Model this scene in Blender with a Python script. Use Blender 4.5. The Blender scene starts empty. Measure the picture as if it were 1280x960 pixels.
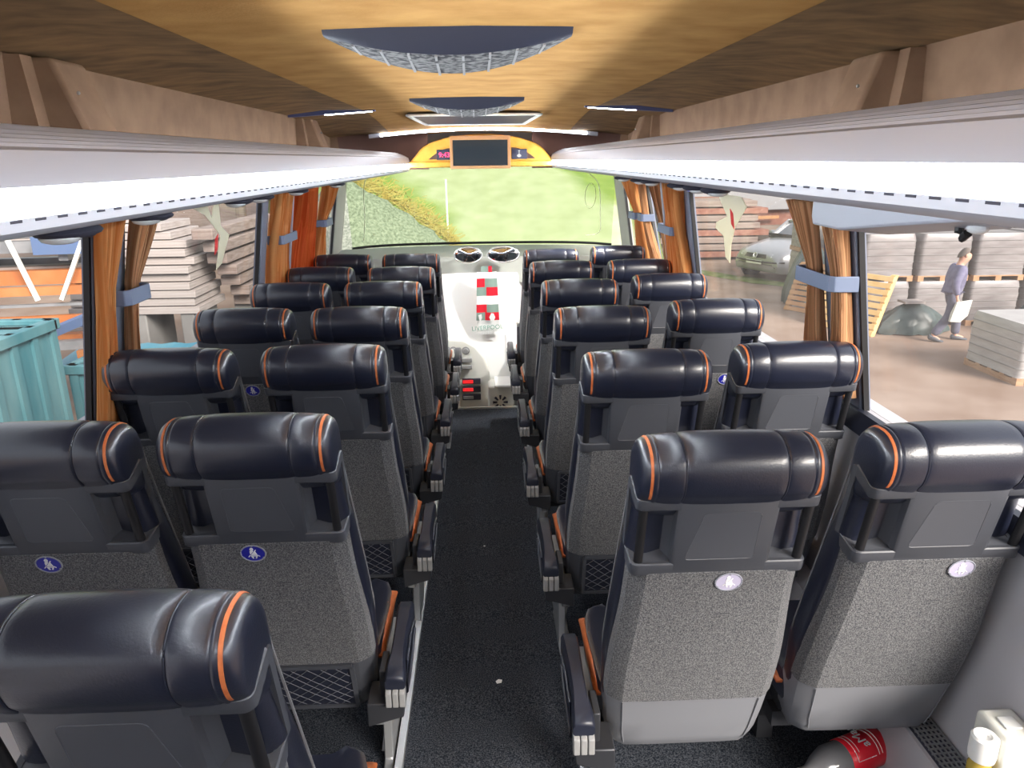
import bpy, math, random
from math import sin, cos, pi, radians as R, sqrt, atan2
random.seed(7)
sc = bpy.context.scene
COL = sc.collection

# ------------------------------------------------------------------ materials
def mat(name, c1, c2=None, rough=.5, metal=0., spec=.5, scale=None, stretch=(1, 1, 1), detail=4., lo=.35, hi=.65,
        bump=0., bscale=None, emit=None, estr=0., coat=0., sheen=0., alpha=None, transl=0., co='Object'):
    m = bpy.data.materials.new(name); m.use_nodes = True
    nt = m.node_tree; N = nt.nodes; L = nt.links
    b = N['Principled BSDF']
    b.inputs['Base Color'].default_value = (*c1, 1)
    b.inputs['Roughness'].default_value = rough
    b.inputs['Metallic'].default_value = metal
    b.inputs['Specular IOR Level'].default_value = spec
    if coat: b.inputs['Coat Weight'].default_value = coat; b.inputs['Coat Roughness'].default_value = .15
    if sheen: b.inputs['Sheen Weight'].default_value = sheen
    if emit:
        b.inputs['Emission Color'].default_value = (*emit, 1); b.inputs['Emission Strength'].default_value = estr
    if c2 is not None or bump:
        tc = N.new('ShaderNodeTexCoord'); mp = N.new('ShaderNodeMapping'); mp.inputs['Scale'].default_value = stretch
        L.new(tc.outputs[co], mp.inputs['Vector'])
        nz = N.new('ShaderNodeTexNoise'); nz.inputs['Scale'].default_value = scale or 20; nz.inputs['Detail'].default_value = detail
        L.new(mp.outputs['Vector'], nz.inputs['Vector'])
        if c2 is not None:
            cr = N.new('ShaderNodeValToRGB'); cr.color_ramp.elements[0].position = lo; cr.color_ramp.elements[1].position = hi
            cr.color_ramp.elements[0].color = (*c1, 1); cr.color_ramp.elements[1].color = (*c2, 1)
            L.new(nz.outputs['Fac'], cr.inputs['Fac']); L.new(cr.outputs['Color'], b.inputs['Base Color'])
        if bump:
            n2 = nz
            if bscale:
                n2 = N.new('ShaderNodeTexNoise'); n2.inputs['Scale'].default_value = bscale; n2.inputs['Detail'].default_value = 3
                L.new(tc.outputs['Object'], n2.inputs['Vector'])
            bp = N.new('ShaderNodeBump'); bp.inputs['Strength'].default_value = bump; bp.inputs['Distance'].default_value = .004
            L.new(n2.outputs['Fac'], bp.inputs['Height']); L.new(bp.outputs['Normal'], b.inputs['Normal'])
    if transl:
        tr = N.new('ShaderNodeBsdfTranslucent'); tr.inputs['Color'].default_value = (*c1, 1)
        mx = N.new('ShaderNodeMixShader'); mx.inputs['Fac'].default_value = transl
        out = N['Material Output']
        L.new(b.outputs[0], mx.inputs[1]); L.new(tr.outputs[0], mx.inputs[2]); L.new(mx.outputs[0], out.inputs[0])
        if c2 is not None: L.new(cr.outputs['Color'], tr.inputs['Color'])
    return m

def glass_mat(name, tint, haze, hcol=(1, 1, 1), gl=.5):
    """window pane: tinted see-through, fresnel gloss, a thin film of dust and streaks"""
    m = bpy.data.materials.new(name); m.use_nodes = True
    nt = m.node_tree; N = nt.nodes; L = nt.links
    for n in list(N): N.remove(n)
    out = N.new('ShaderNodeOutputMaterial')
    t = N.new('ShaderNodeBsdfTransparent'); t.inputs['Color'].default_value = (*tint, 1)
    g = N.new('ShaderNodeBsdfGlossy'); g.inputs['Roughness'].default_value = .01; g.inputs['Color'].default_value = (gl, gl, gl, 1)
    lw = N.new('ShaderNodeLayerWeight'); pw = N.new('ShaderNodeMath'); pw.operation = 'POWER'; pw.inputs[1].default_value = 5.
    L.new(lw.outputs['Facing'], pw.inputs[0])
    f = N.new('ShaderNodeMath'); f.operation = 'MULTIPLY_ADD'; f.inputs[1].default_value = .35; f.inputs[2].default_value = .02
    L.new(pw.outputs[0], f.inputs[0])
    m1 = N.new('ShaderNodeMixShader')
    L.new(f.outputs[0], m1.inputs[0]); L.new(t.outputs[0], m1.inputs[1]); L.new(g.outputs[0], m1.inputs[2])
    d = N.new('ShaderNodeBsdfTranslucent'); d.inputs['Color'].default_value = (*hcol, 1)
    tc = N.new('ShaderNodeTexCoord'); mp = N.new('ShaderNodeMapping'); mp.inputs['Scale'].default_value = (3, 3, .6)
    nz = N.new('ShaderNodeTexNoise'); nz.inputs['Scale'].default_value = 2.5; nz.inputs['Detail'].default_value = 4
    L.new(tc.outputs['Object'], mp.inputs[0]); L.new(mp.outputs[0], nz.inputs['Vector'])
    mr = N.new('ShaderNodeMapRange'); mr.inputs['From Min'].default_value = .3; mr.inputs['From Max'].default_value = .75
    mr.inputs['To Min'].default_value = haze * .5; mr.inputs['To Max'].default_value = haze * 1.6
    L.new(nz.outputs['Fac'], mr.inputs['Value'])
    m2 = N.new('ShaderNodeMixShader'); L.new(mr.outputs[0], m2.inputs[0])
    L.new(m1.outputs[0], m2.inputs[1]); L.new(d.outputs[0], m2.inputs[2]); L.new(m2.outputs[0], out.inputs[0])
    return m

LEATHER = mat('black_leather', (.011, .014, .030), rough=.34, spec=.9, coat=.25, bump=.10, scale=9, bscale=260)
ORANGE = mat('orange_leather', (.50, .125, .035), (.60, .18, .06), rough=.5, scale=60, bump=.2)
FABRIC = mat('grey_felt', (.050, .052, .060), (.19, .19, .195), rough=.95, spec=.15, scale=330, detail=2, lo=.38, hi=.66, bump=.35, sheen=.15)
PANEL = mat('dark_grey_plastic', (.070, .074, .088), rough=.42, spec=.5)
SHELL = mat('mid_grey_plastic', (.20, .205, .225), rough=.42, spec=.5)
BLUEBLK = mat('blue_black_plastic', (.018, .021, .036), rough=.38, spec=.5)
GREYCAP = mat('grey_ribbed_plastic', (.30, .30, .30), rough=.5)
STEEL = mat('silver_painted_steel', (.42, .43, .44), rough=.32, metal=.6)
DARKSTEEL = mat('dark_steel', (.05, .052, .06), rough=.4, metal=.4)
CORD = mat('net_cord', (.10, .105, .125), rough=.7)
STITCH = mat('grey_stitching', (.20, .20, .21), rough=.7)
BADGEBLUE = mat('badge_blue', (.020, .022, .34), rough=.3)
BADGEWHITE = mat('badge_white', (.85, .85, .85), rough=.4)
BADGELIT = mat('badge_overlit', (.50, .47, .62), rough=.3)  # blue badge overexposed by bright light, paled in its base colour
BADGERIM = mat('badge_clear_rim', (.30, .31, .36), rough=.15)
CARPET = mat('charcoal_carpet', (.011, .014, .021), (.11, .12, .14), rough=1., spec=.1, scale=260, detail=2, lo=.40, hi=.78, bump=.6)
SUEDE = mat('tan_suede', (.40, .205, .062), (.55, .31, .105), rough=.95, spec=.1, scale=7, stretch=(1., 1.35, 1), detail=10, lo=.3, hi=.7, bump=.15, bscale=120)
SUEDE_SHADED = mat('shaded_tan_suede', (.18, .115, .065), (.35, .215, .105), rough=.95, spec=.1, scale=9, stretch=(.8, 1.5, 1), detail=8, lo=.3, hi=.7)  # ceiling suede again, colour darkened for the dimmer light above the racks
SUEDE_WALL = mat('taupe_suede', (.22, .135, .085), (.28, .175, .11), rough=.95, spec=.1, scale=9, detail=6)
RACKGREY = mat('satin_grey_aluminium', (.40, .41, .47), rough=.38, metal=.35)
RACKWHITE = mat('light_grey_plastic', (.45, .47, .54), rough=.45)
SLOT = mat('vent_slot', (.03, .03, .05), rough=.7)
LED = mat('white_light_strip', (1, 1, 1), emit=(.86, .93, 1.), estr=56.)
LED2 = mat('ceiling_light_diffuser', (1, 1, 1), emit=(.88, .93, 1.), estr=18.)
BLUELED = mat('blue_service_light', (.05, .08, .6), rough=.3, emit=(.1, .15, 1.), estr=.5)
LENS = mat('clear_lens', (.75, .78, .80), rough=.08, spec=.8)
TRIMGREY = mat('blue_grey_trim', (.17, .19, .25), rough=.55)
BANDGREY = mat('blue_grey_tie', (.16, .20, .30), rough=.55)
WALLGREY = mat('grey_side_panel', (.50, .49, .52), rough=.7, spec=.3)
GASKET = mat('black_rubber', (.008, .008, .010), rough=.5)
CURTAIN = mat('orange_striped_curtain', (.70, .27, .07), (.90, .56, .24), rough=.85, spec=.1, scale=4, co='UV', stretch=(9, .06, 1), detail=2, lo=.36, hi=.64, transl=.55)
CURTAIN_BR = mat('brown_striped_curtain', (.36, .17, .08), (.86, .54, .30), rough=.85, spec=.1, scale=4, co='UV', stretch=(11, .06, 1), detail=2, lo=.38, hi=.62, transl=.55)
CURTAIN_RED = mat('rust_curtain', (.58, .10, .025), (.78, .24, .07), rough=.85, spec=.1, scale=4, co='UV', stretch=(9, .06, 1), detail=2, lo=.38, hi=.62, transl=.55)
YELLOWSUEDE = mat('mustard_suede', (.66, .34, .055), (.74, .42, .09), rough=.9, spec=.1, scale=14, detail=5)
TANFRAME = mat('tan_monitor_frame', (.50, .27, .12), rough=.5)
SCREEN = mat('dark_screen', (.022, .030, .038), rough=.18, spec=.6)
NAVY = mat('navy_plastic', (.026, .028, .046), rough=.45)
VENTGRILLE = mat('dusty_vent_grille', (.03, .03, .035), (.20, .20, .195), rough=.8, scale=55, stretch=(1, 2.2, 1), detail=5, lo=.42, hi=.58)
WHITE = mat('white_plastic', (.86, .86, .84), rough=.5)
OFFWHITE = mat('cream_plastic', (.74, .74, .68), rough=.5)
DASHGREY = mat('grey_dash_top', (.40, .41, .37), rough=.7)
REDSW = mat('red_switch', (.65, .02, .03), rough=.3, emit=(.9, .03, .03), estr=.4)
BLACK = mat('black_plastic', (.010, .010, .012), rough=.5)
SCARFRED = mat('knit_red', (.70, .012, .03), rough=.95, bump=.3, scale=300)
SCARFGREEN = mat('knit_green', (.24, .33, .28), rough=.95, bump=.3, scale=300)
SCARFWHITE = mat('knit_white', (.86, .86, .84), rough=.95, bump=.3, scale=300)
SCARFPALE = mat('pale_green_yarn', (.22, .42, .34), rough=.95)
MIRROR = mat('mirror_glass', (.8, .82, .84), rough=.03, metal=1.)
CHROME = mat('bright_rim', (.75, .75, .74), rough=.25, metal=.7)
DIGIT = mat('red_led_digits', (.8, .02, .08), emit=(1., .03, .12), estr=2.5)
COLA = mat('red_bottle_label', (.85, .015, .035), rough=.35)
PET = mat('clear_bottle', (.15, .15, .16), rough=.12, spec=.7)
YELLOWOIL = mat('yellow_liquid', (.42, .30, .05), rough=.15)
SIDE_GLASS = glass_mat('side_window_glass', (.95, .94, .94), .022, (1., .93, .90))
FRONT_GLASS = glass_mat('windscreen_glass', (.90, .96, .84), .05, (.95, 1., .80))

# exterior: daylight albedos
EXT = .62
def xmat(name, c1, c2=None, **k):
    return mat(name, tuple(v * EXT for v in c1), tuple(v * EXT for v in c2) if c2 else None, **k)
DIRT = xmat('dusty_yard_dirt', (.34, .235, .18), (.50, .38, .31), rough=1., spec=.1, scale=.9, detail=9, lo=.32, hi=.68, bump=.3)
VERGE = xmat('short_green_grass', (.14, .22, .05), (.36, .38, .17), rough=1., spec=.1, scale=3, detail=8, bump=.5)
def bank_mat():
    m = xmat('grassy_bank', (.20, .29, .065), (.36, .43, .12), rough=1., spec=.05, scale=1.6, detail=9, lo=.3, hi=.7, bump=.5)
    nt = m.node_tree; N = nt.nodes; L = nt.links
    b = N['Principled BSDF']; ramp = [n for n in N if n.type == 'VALTORGB'][0]
    tc = N.new('ShaderNodeTexCoord'); sx = N.new('ShaderNodeSeparateXYZ'); L.new(tc.outputs['Object'], sx.inputs[0])
    nz = N.new('ShaderNodeTexNoise'); nz.inputs['Scale'].default_value = .5; nz.inputs['Detail'].default_value = 6
    L.new(tc.outputs['Object'], nz.inputs['Vector'])
    # the mossy concrete track slants up the bank, ragged edges
    a = N.new('ShaderNodeMath'); a.operation = 'MULTIPLY_ADD'; a.inputs[1].default_value = .42; a.inputs[2].default_value = -7.74
    L.new(sx.outputs['Y'], a.inputs[0])
    s = N.new('ShaderNodeMath'); s.operation = 'ADD'; L.new(sx.outputs['X'], s.inputs[0]); L.new(a.outputs[0], s.inputs[1])
    n2 = N.new('ShaderNodeMath'); n2.operation = 'MULTIPLY_ADD'; n2.inputs[1].default_value = 2.6; n2.inputs[2].default_value = -1.3
    L.new(nz.outputs['Fac'], n2.inputs[0])
    s2 = N.new('ShaderNodeMath'); s2.operation = 'ADD'; L.new(s.outputs[0], s2.inputs[0]); L.new(n2.outputs[0], s2.inputs[1])
    ab = N.new('ShaderNodeMath'); ab.operation = 'ABSOLUTE'; L.new(s2.outputs[0], ab.inputs[0])
    mr = N.new('ShaderNodeMapRange'); mr.inputs['From Min'].default_value = 1.55; mr.inputs['From Max'].default_value = 2.3
    L.new(ab.outputs[0], mr.inputs['Value'])
    n3 = N.new('ShaderNodeTexNoise'); n3.inputs['Scale'].default_value = 2.2; n3.inputs['Detail'].default_value = 8
    L.new(tc.outputs['Object'], n3.inputs['Vector'])
    cr = N.new('ShaderNodeValToRGB'); cr.color_ramp.elements[0].position = .3; cr.color_ramp.elements[1].position = .7
    cr.color_ramp.elements[0].color = (.29, .30, .19, 1); cr.color_ramp.elements[1].color = (.37, .375, .265, 1)
    L.new(n3.outputs['Fac'], cr.inputs['Fac'])
    mx = N.new('ShaderNodeMix'); mx.data_type = 'RGBA'
    L.new(mr.outputs[0], mx.inputs[0]); L.new(cr.outputs['Color'], mx.inputs[6]); L.new(ramp.outputs['Color'], mx.inputs[7])
    L.new(mx.outputs[2], b.inputs['Base Color'])
    return m
BANK = bank_mat()
GRAVEL = xmat('grey_gravel', (.17, .19, .155), (.38, .40, .34), rough=1., spec=.1, scale=26, detail=4, lo=.36, hi=.68, bump=1.)
STRAW = xmat('dry_straw', (.48, .32, .07), (.66, .52, .18), rough=1., scale=8)
SILVER = xmat('silver_car_paint', (.50, .51, .54), rough=.3, metal=.35, coat=.5)
CARGLASS = xmat('car_glass', (.09, .11, .13), rough=.06, spec=.8)
TYRE = xmat('tyre_rubber', (.02, .02, .022), rough=.8)
ALLOY = xmat('alloy_wheel', (.5, .5, .52), rough=.3, metal=.8)
WRAP = xmat('plastic_wrapped_blocks', (.27, .24, .24), (.39, .36, .36), rough=.35, scale=2.2, stretch=(1, 1, 4), detail=7, bump=.4)
WRAPW = xmat('white_wrapped_sacks', (.50, .475, .47), (.60, .58, .565), rough=.4, scale=3, stretch=(1, 1, 5), detail=6, bump=.3)
PALLETWOOD = xmat('pallet_wood', (.50, .27, .14), (.66, .40, .23), rough=.9, scale=5, stretch=(1, 1, 6), detail=6)
PALLETORANGE = xmat('orange_pallet_wood', (.70, .33, .14), (.80, .45, .21), rough=.9, scale=4, detail=5)
TARP = xmat('dark_green_tarp', (.045, .075, .075), (.11, .15, .15), rough=.35, scale=4, detail=6, bump=.8)
CONC = xmat('pale_concrete', (.32, .31, .30), (.42, .405, .39), rough=.95, scale=1.5, detail=8)
STONE = xmat('wrapped_stone', (.34, .315, .29), (.50, .47, .44), rough=.8, scale=4, stretch=(1, 1, 3), detail=7)
PLANK = xmat('weathered_plank', (.30, .22, .19), (.48, .39, .35), rough=.95, scale=4, stretch=(.3, 1, 8), detail=6)
PLANKPALE = xmat('pale_sawn_board', (.54, .47, .44), (.70, .63, .60), rough=.95, scale=4, stretch=(.2, 1, 10), detail=6)
BEAMORANGE = xmat('orange_rack_beam', (.66, .20, .05), (.76, .30, .10), rough=.6, scale=3)
RACKBLUE = xmat('blue_rack_steel', (.14, .22, .42), rough=.5)
STEELGREY = xmat('grey_steel_section', (.36, .37, .39), (.52, .52, .54), rough=.5, metal=.3, scale=5)
TURQ = xmat('turquoise_container_paint', (.075, .30, .36), (.20, .44, .48), rough=.6, scale=2.2, stretch=(2, 2, .5), detail=7)
TURQBLUE = xmat('bright_blue_sheet', (.10, .42, .60), (.22, .55, .70), rough=.5, scale=2, detail=5)
LEAF = xmat('ivy_leaf', (.06, .15, .035), (.16, .28, .07), rough=.7, scale=6)
TRUCKWHITE = xmat('white_truck_panel', (.46, .46, .48), rough=.5)
BRICKRED = xmat('rusty_red_block', (.34, .13, .09), (.46, .22, .16), rough=.9, scale=6)
SKIN = mat('skin', (.55, .29, .21), rough=.6)
OVERALL = mat('blue_grey_workwear', (.13, .12, .20), (.17, .165, .245), rough=.95, scale=12)
TROUSER = mat('dark_blue_work_trousers', (.085, .085, .13), (.12, .12, .17), rough=.95, scale=12)
HAIR = mat('short_grey_hair', (.12, .10, .09), rough=.9)
SHOE = mat('dark_shoe', (.06, .065, .08), rough=.6)
PAPER = mat('white_paper_bag', (.52, .51, .46), rough=.7)
REFLIVORY = mat('ivory_reflection', (.86, .83, .68), rough=.9, transl=.4)
REFLRED = mat('red_reflection', (.72, .05, .05), rough=.9)
TREE = mat('distant_foliage', (.13, .20, .06), (.30, .36, .15), rough=1., scale=3, detail=7)

# ------------------------------------------------------------------ mesh helpers
class B:
    def __init__(s): s.v = []; s.f = []
    def add(s, vs, fs):
        b = len(s.v); s.v += [tuple(p) for p in vs]; s.f += [tuple(b + i for i in f) for f in fs]; return s
    def box(s, x0, x1, y0, y1, z0, z1):
        return s.add([(x0, y0, z0), (x1, y0, z0), (x1, y1, z0), (x0, y1, z0), (x0, y0, z1), (x1, y0, z1), (x1, y1, z1), (x0, y1, z1)],
                     [(0, 3, 2, 1), (4, 5, 6, 7), (0, 1, 5, 4), (1, 2, 6, 5), (2, 3, 7, 6), (3, 0, 4, 7)])
    def hexa(s, lo, hi):          # two quads, lower then upper, same winding
        return s.add(list(lo) + list(hi), [(0, 3, 2, 1), (4, 5, 6, 7), (0, 1, 5, 4), (1, 2, 6, 5), (2, 3, 7, 6), (3, 0, 4, 7)])
    def bar(s, a, b, w, h):       # rectangular bar from a to b
        ax = [b[i] - a[i] for i in range(3)]; l = sqrt(sum(c * c for c in ax)) or 1; ax = [c / l for c in ax]
        up = (0, 0, 1) if abs(ax[2]) < .95 else (0, 1, 0)
        sd = [ax[1] * up[2] - ax[2] * up[1], ax[2] * up[0] - ax[0] * up[2], ax[0] * up[1] - ax[1] * up[0]]
        q = sqrt(sum(c * c for c in sd)); sd = [c / q for c in sd]
        u = [sd[1] * ax[2] - sd[2] * ax[1], sd[2] * ax[0] - sd[0] * ax[2], sd[0] * ax[1] - sd[1] * ax[0]]
        def ring(p): return [tuple(p[i] + sd[i] * w / 2 * e + u[i] * h / 2 * g for i in range(3)) for e, g in ((-1, -1), (1, -1), (1, 1), (-1, 1))]
        return s.hexa(ring(a), ring(b))
    def loft(s, rings, cap=True, closed=True):
        n = len(rings[0]); b = len(s.v)
        for r in rings: s.v += [tuple(p) for p in r]
        for k in range(len(rings) - 1):
            for i in range(n if closed else n - 1):
                j = (i + 1) % n
                s.f.append((b + k * n + i, b + k * n + j, b + (k + 1) * n + j, b + (k + 1) * n + i))
        if cap and closed:
            s.f.append(tuple(b + i for i in reversed(range(n)))); e = b + (len(rings) - 1) * n
            s.f.append(tuple(e + i for i in range(n)))
        return s
    def tube(s, pts, r, n=8, closed=False):
        from mathutils import Vector
        P = [Vector(p) for p in pts]; m = len(P); rings = []
        for i in range(m):
            if closed: t = P[(i + 1) % m] - P[i - 1]
            else: t = P[min(i + 1, m - 1)] - P[max(i - 1, 0)]
            t.normalize()
            up = Vector((0, 0, 1)) if abs(t.z) < .9 else Vector((0, 1, 0))
            a = t.cross(up).normalized(); c = a.cross(t)
            rr = r[i] if isinstance(r, (list, tuple)) else r
            rings.append([P[i] + (a * cos(2 * pi * k / n) + c * sin(2 * pi * k / n)) * rr for k in range(n)])
        if closed: rings.append(rings[0])
        return s.loft(rings, cap=not closed)
    def prism(s, poly, axis, a, b):   # poly of 2-D points extruded along axis
        def P(p, t): return {'x': (t, p[0], p[1]), 'y': (p[0], t, p[1]), 'z': (p[0], p[1], t)}[axis]
        return s.loft([[P(p, a) for p in poly], [P(p, b) for p in poly]])
    def ell(s, c, r, n=16, m=10, zmin=-1.):
        rings = []
        for k in range(m + 1):
            t = -pi / 2 + pi * k / m
            if sin(t) < zmin: continue
            rings.append([(c[0] + r[0] * cos(t) * cos(2 * pi * i / n), c[1] + r[1] * cos(t) * sin(2 * pi * i / n), c[2] + r[2] * sin(t)) for i in range(n)])
        return s.loft(rings)
    def lathe(s, prof, c=(0, 0, 0), axis='z', n=24):  # prof: (radius, height)
        rings = []
        for r, h in prof:
            ring = []
            for i in range(n):
                a = 2 * pi * i / n; x, y = r * cos(a), r * sin(a)
                ring.append({'z': (c[0] + x, c[1] + y, c[2] + h), 'y': (c[0] + x, c[1] + h, c[2] + y), 'x': (c[0] + h, c[1] + x, c[2] + y)}[axis])
            rings.append(ring)
        return s.loft(rings)
    def xf(s, fn): s.v = [fn(*p) for p in s.v]; return s

def fix(me):
    import bmesh
    bm = bmesh.new(); bm.from_mesh(me); bmesh.ops.recalc_face_normals(bm, faces=bm.faces); bm.to_mesh(me); bm.free()

CACHE = {}
def build(name, b, m, parent=None, loc=None, rz=0., smooth=35, bev=0., seg=2, key=None, sub=0, solid=0.):
    if key and key in CACHE: me = CACHE[key]
    else:
        me = bpy.data.meshes.new(name); me.from_pydata(b.v, [], b.f); me.update(); fix(me)
        me.materials.append(m)
        if smooth:
            me.polygons.foreach_set('use_smooth', [True] * len(me.polygons)); me.set_sharp_from_angle(angle=R(smooth))
        if key: CACHE[key] = me
    o = bpy.data.objects.new(name, me); COL.objects.link(o)
    if parent: o.parent = parent
    if loc: o.location = loc
    o.rotation_euler[2] = rz
    if solid: q = o.modifiers.new('solid', 'SOLIDIFY'); q.thickness = solid; q.offset = 0
    if bev:
        q = o.modifiers.new('bevel', 'BEVEL'); q.width = bev; q.segments = seg; q.limit_method = 'ANGLE'; q.angle_limit = R(40)
    if sub: q = o.modifiers.new('subsurf', 'SUBSURF'); q.levels = sub; q.render_levels = sub
    return o

def tag(o, label, cat=None, group=None, kind=None):
    if label: o['label'] = label
    if cat: o['category'] = cat
    if group: o['group'] = group
    if kind: o['kind'] = kind
    return o
def thing(name, label, cat, loc=(0, 0, 0), rz=0., group=None):
    o = bpy.data.objects.new(name, None); COL.objects.link(o); o.location = loc; o.rotation_euler[2] = rz
    return tag(o, label, cat, group)
def struct(name, b, m, label=None, cat=None, **k):
    o = build(name, b, m, **k); o['kind'] = 'structure'
    if label: o['label'] = label
    return o
def interp(t, tab):
    if t <= tab[0][0]: return tab[0][1]
    for (a, p), (b, q) in zip(tab, tab[1:]):
        if t <= b: return p + (q - p) * (t - a) / (b - a)
    return tab[-1][1]
def spline(pts, n, closed=True):
    out = []; m = len(pts)
    for i in range(m if closed else m - 1):
        p0, p1, p2, p3 = [pts[(i + k) % m] if closed else pts[max(0, min(m - 1, i + k))] for k in (-1, 0, 1, 2)]
        for k in range(n):
            t = k / n
            out.append(tuple(.5 * (2 * b + (c - a) * t + (2 * a - 5 * b + 4 * c - d) * t * t + (3 * b - a - 3 * c + d) * t ** 3) for a, b, c, d in zip(p0, p1, p2, p3)))
    if not closed: out.append(pts[-1])
    return out
def text(name, s, size, m, parent, loc, rot, ext=.0006, align='CENTER'):
    cu = bpy.data.curves.new(name, 'FONT'); cu.body = s; cu.size = size; cu.extrude = ext; cu.align_x = align; cu.align_y = 'CENTER'
    cu.materials.append(m); o = bpy.data.objects.new(name, cu); COL.objects.link(o); o.parent = parent
    o.location = loc; o.rotation_euler = rot
    bpy.context.view_layer.update()
    me = bpy.data.meshes.new_from_object(o.evaluated_get(bpy.context.evaluated_depsgraph_get()))
    bpy.data.objects.remove(o)
    q = bpy.data.objects.new(name, me); COL.objects.link(q); q.parent = parent; q.location = loc; q.rotation_euler = rot
    return q

# ------------------------------------------------------------------ camera
CAMX, CAMZ = .015, 1.67
FL = 924.
def cam_axes(psi, p, r):
    F = (sin(psi) * cos(p), cos(psi) * cos(p), sin(p)); Rr = (cos(psi), -sin(psi), 0.)
    U = (Rr[1] * F[2] - Rr[2] * F[1], Rr[2] * F[0] - Rr[0] * F[2], Rr[0] * F[1] - Rr[1] * F[0])
    c, s = cos(r), sin(r)
    return tuple(Rr[i] * c - U[i] * s for i in range(3)), tuple(U[i] * c + Rr[i] * s for i in range(3)), F
AX = cam_axes(R(1.9901645), R(-16.939638), R(.7))
from mathutils import Matrix
cam = bpy.data.cameras.new('camera'); co = bpy.data.objects.new('camera', cam); COL.objects.link(co)
cam.sensor_fit = 'HORIZONTAL'; cam.sensor_width = 36.; cam.lens = FL * 36. / 1280.; cam.clip_start = .02; cam.clip_end = 500
r_, u_, f_ = AX
co.matrix_world = Matrix(((r_[0], u_[0], -f_[0], CAMX), (r_[1], u_[1], -f_[1], 0), (r_[2], u_[2], -f_[2], CAMZ), (0, 0, 0, 1)))
sc.camera = co

def floor_z(y): return -.10 - .0143 * (max(1.43, y) - 1.43)
GZ = -1.73                                  # yard level outside
def wall_x(z): return 1.262 if z < .87 else 1.262 - .16 * (z - .87)

# ------------------------------------------------------------------ passenger seat (local: origin on the floor, +y forward)
REAR = [(.20, .19), (.26, .172), (.445, .12), (.89, .0), (1.072, -.045), (1.3, -.10)]
def yr(z): return interp(z, REAR)
def shear(x, y, z): return (x, y + yr(z), z)

HPROF = spline([(-.052, 1.086), (-.071, 1.112), (-.080, 1.150), (-.071, 1.187), (-.040, 1.211), (.0, 1.216), (.038, 1.206), (.068, 1.172), (.082, 1.115), (.082, 1.05), (.060, 1.02), (-.01, 1.035)], 4)
HX = [(0, 1.025), (.05, 1.024), (.085, 1.014), (.099, 1.002), (.103, .985), (.105, .972), (.107, .985), (.112, .998), (.14, .985), (.154, .968), (.158, .962), (.160, .945), (.162, .962), (.165, .966), (.168, .955), (.170, .942), (.180, .915), (.188, .86), (.193, .77), (.195, .62)]
def hpt(i, s):
    y, z = HPROF[i]; return (.0 + y * s, 1.115 + (z - 1.115) * s)
def make_headrest():
    xs = [(-x, s) for x, s in reversed(HX)] + HX[1:]
    return B().loft([[(x, *hpt(i, s)) for i in range(len(HPROF))] for x, s in xs])
def make_stripe(sd):   # orange inlay following the arch near the end of the roll
    idx = list(range(1, 30)); b = B(); rings = []
    for i in idx:
        q = []
        for x, s in ((.1710, .92), (.1710, .950), (.1735, .949), (.1768, .937), (.1768, .89)):
            y, z = hpt(i, s); q.append((sd * x, y, z))
        rings.append(q)
    return b.loft(rings)
def make_seams(sd):
    b = B()
    for x0 in (sd * .105,):
        b.tube([(x0 , *hpt(i, .983)) for i in range(0, 34)], .0016, 5)
    return b
def rrect(hx, y0, y1, z, r, n=4):
    pts = []
    for cx, cy, a0 in ((hx - r, y1 - r, 0), (-hx + r, y1 - r, 90), (-hx + r, y0 + r, 180), (hx - r, y0 + r, 270)):
        for k in range(n + 1):
            a = R(a0 + 90 * k / n); pts.append((cx + r * cos(a), cy + r * sin(a), z))
    return pts
def make_backrest():
    rings = []
    for z, hx, fr in ((.36, .205, .10), (.42, .215, .135), (.55, .218, .155), (.70, .214, .15), (.86, .203, .145), (.98, .193, .135), (1.06, .188, .125), (1.10, .183, .118)):
        ring = rrect(hx, yr(z) + .045, yr(z) + fr, z, .032)
        rings.append(ring)
    return B().loft(rings)
def make_backseam(s):
    b = B()
    for sd in (s,):
        pts = [(sd * (interp(z, [(.42, .212), (.6, .217), (.86, .203), (1.06, .188), (1.12, .187)])), yr(z) + .125 - (.01 if z < .5 else 0), z) for z in (.46, .6, .75, .9, 1.0, 1.08, 1.13)]
        b.tube(pts, .0025, 5)
    return b
def ribbon(b, path, z0, z1, t):
    """vertical strip along an xy path, z0/z1 may vary (functions of index)"""
    from mathutils import Vector
    n = len(path); rings = []
    for i, (x, y) in enumerate(path):
        a = Vector(path[max(i - 1, 0)]); c = Vector(path[min(i + 1, n - 1)]); d = (c - a).normalized(); nx, ny = -d.y, d.x
        lo = z0(i) if callable(z0) else z0; hi = z1(i) if callable(z1) else z1
        e = .003
        rings.append([(x, y, lo + e), (x + nx * e, y + ny * e, lo), (x + nx * t, y + ny * t, lo), (x + nx * t, y + ny * t, hi), (x + nx * e, y + ny * e, hi), (x, y, hi - e)])
    b.loft(rings)
def arc(cx, cy, r, a0, a1, n=5): return [(cx + r * cos(R(a0 + (a1 - a0) * k / n)), cy + r * sin(R(a0 + (a1 - a0) * k / n))) for k in range(n + 1)]
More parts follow.
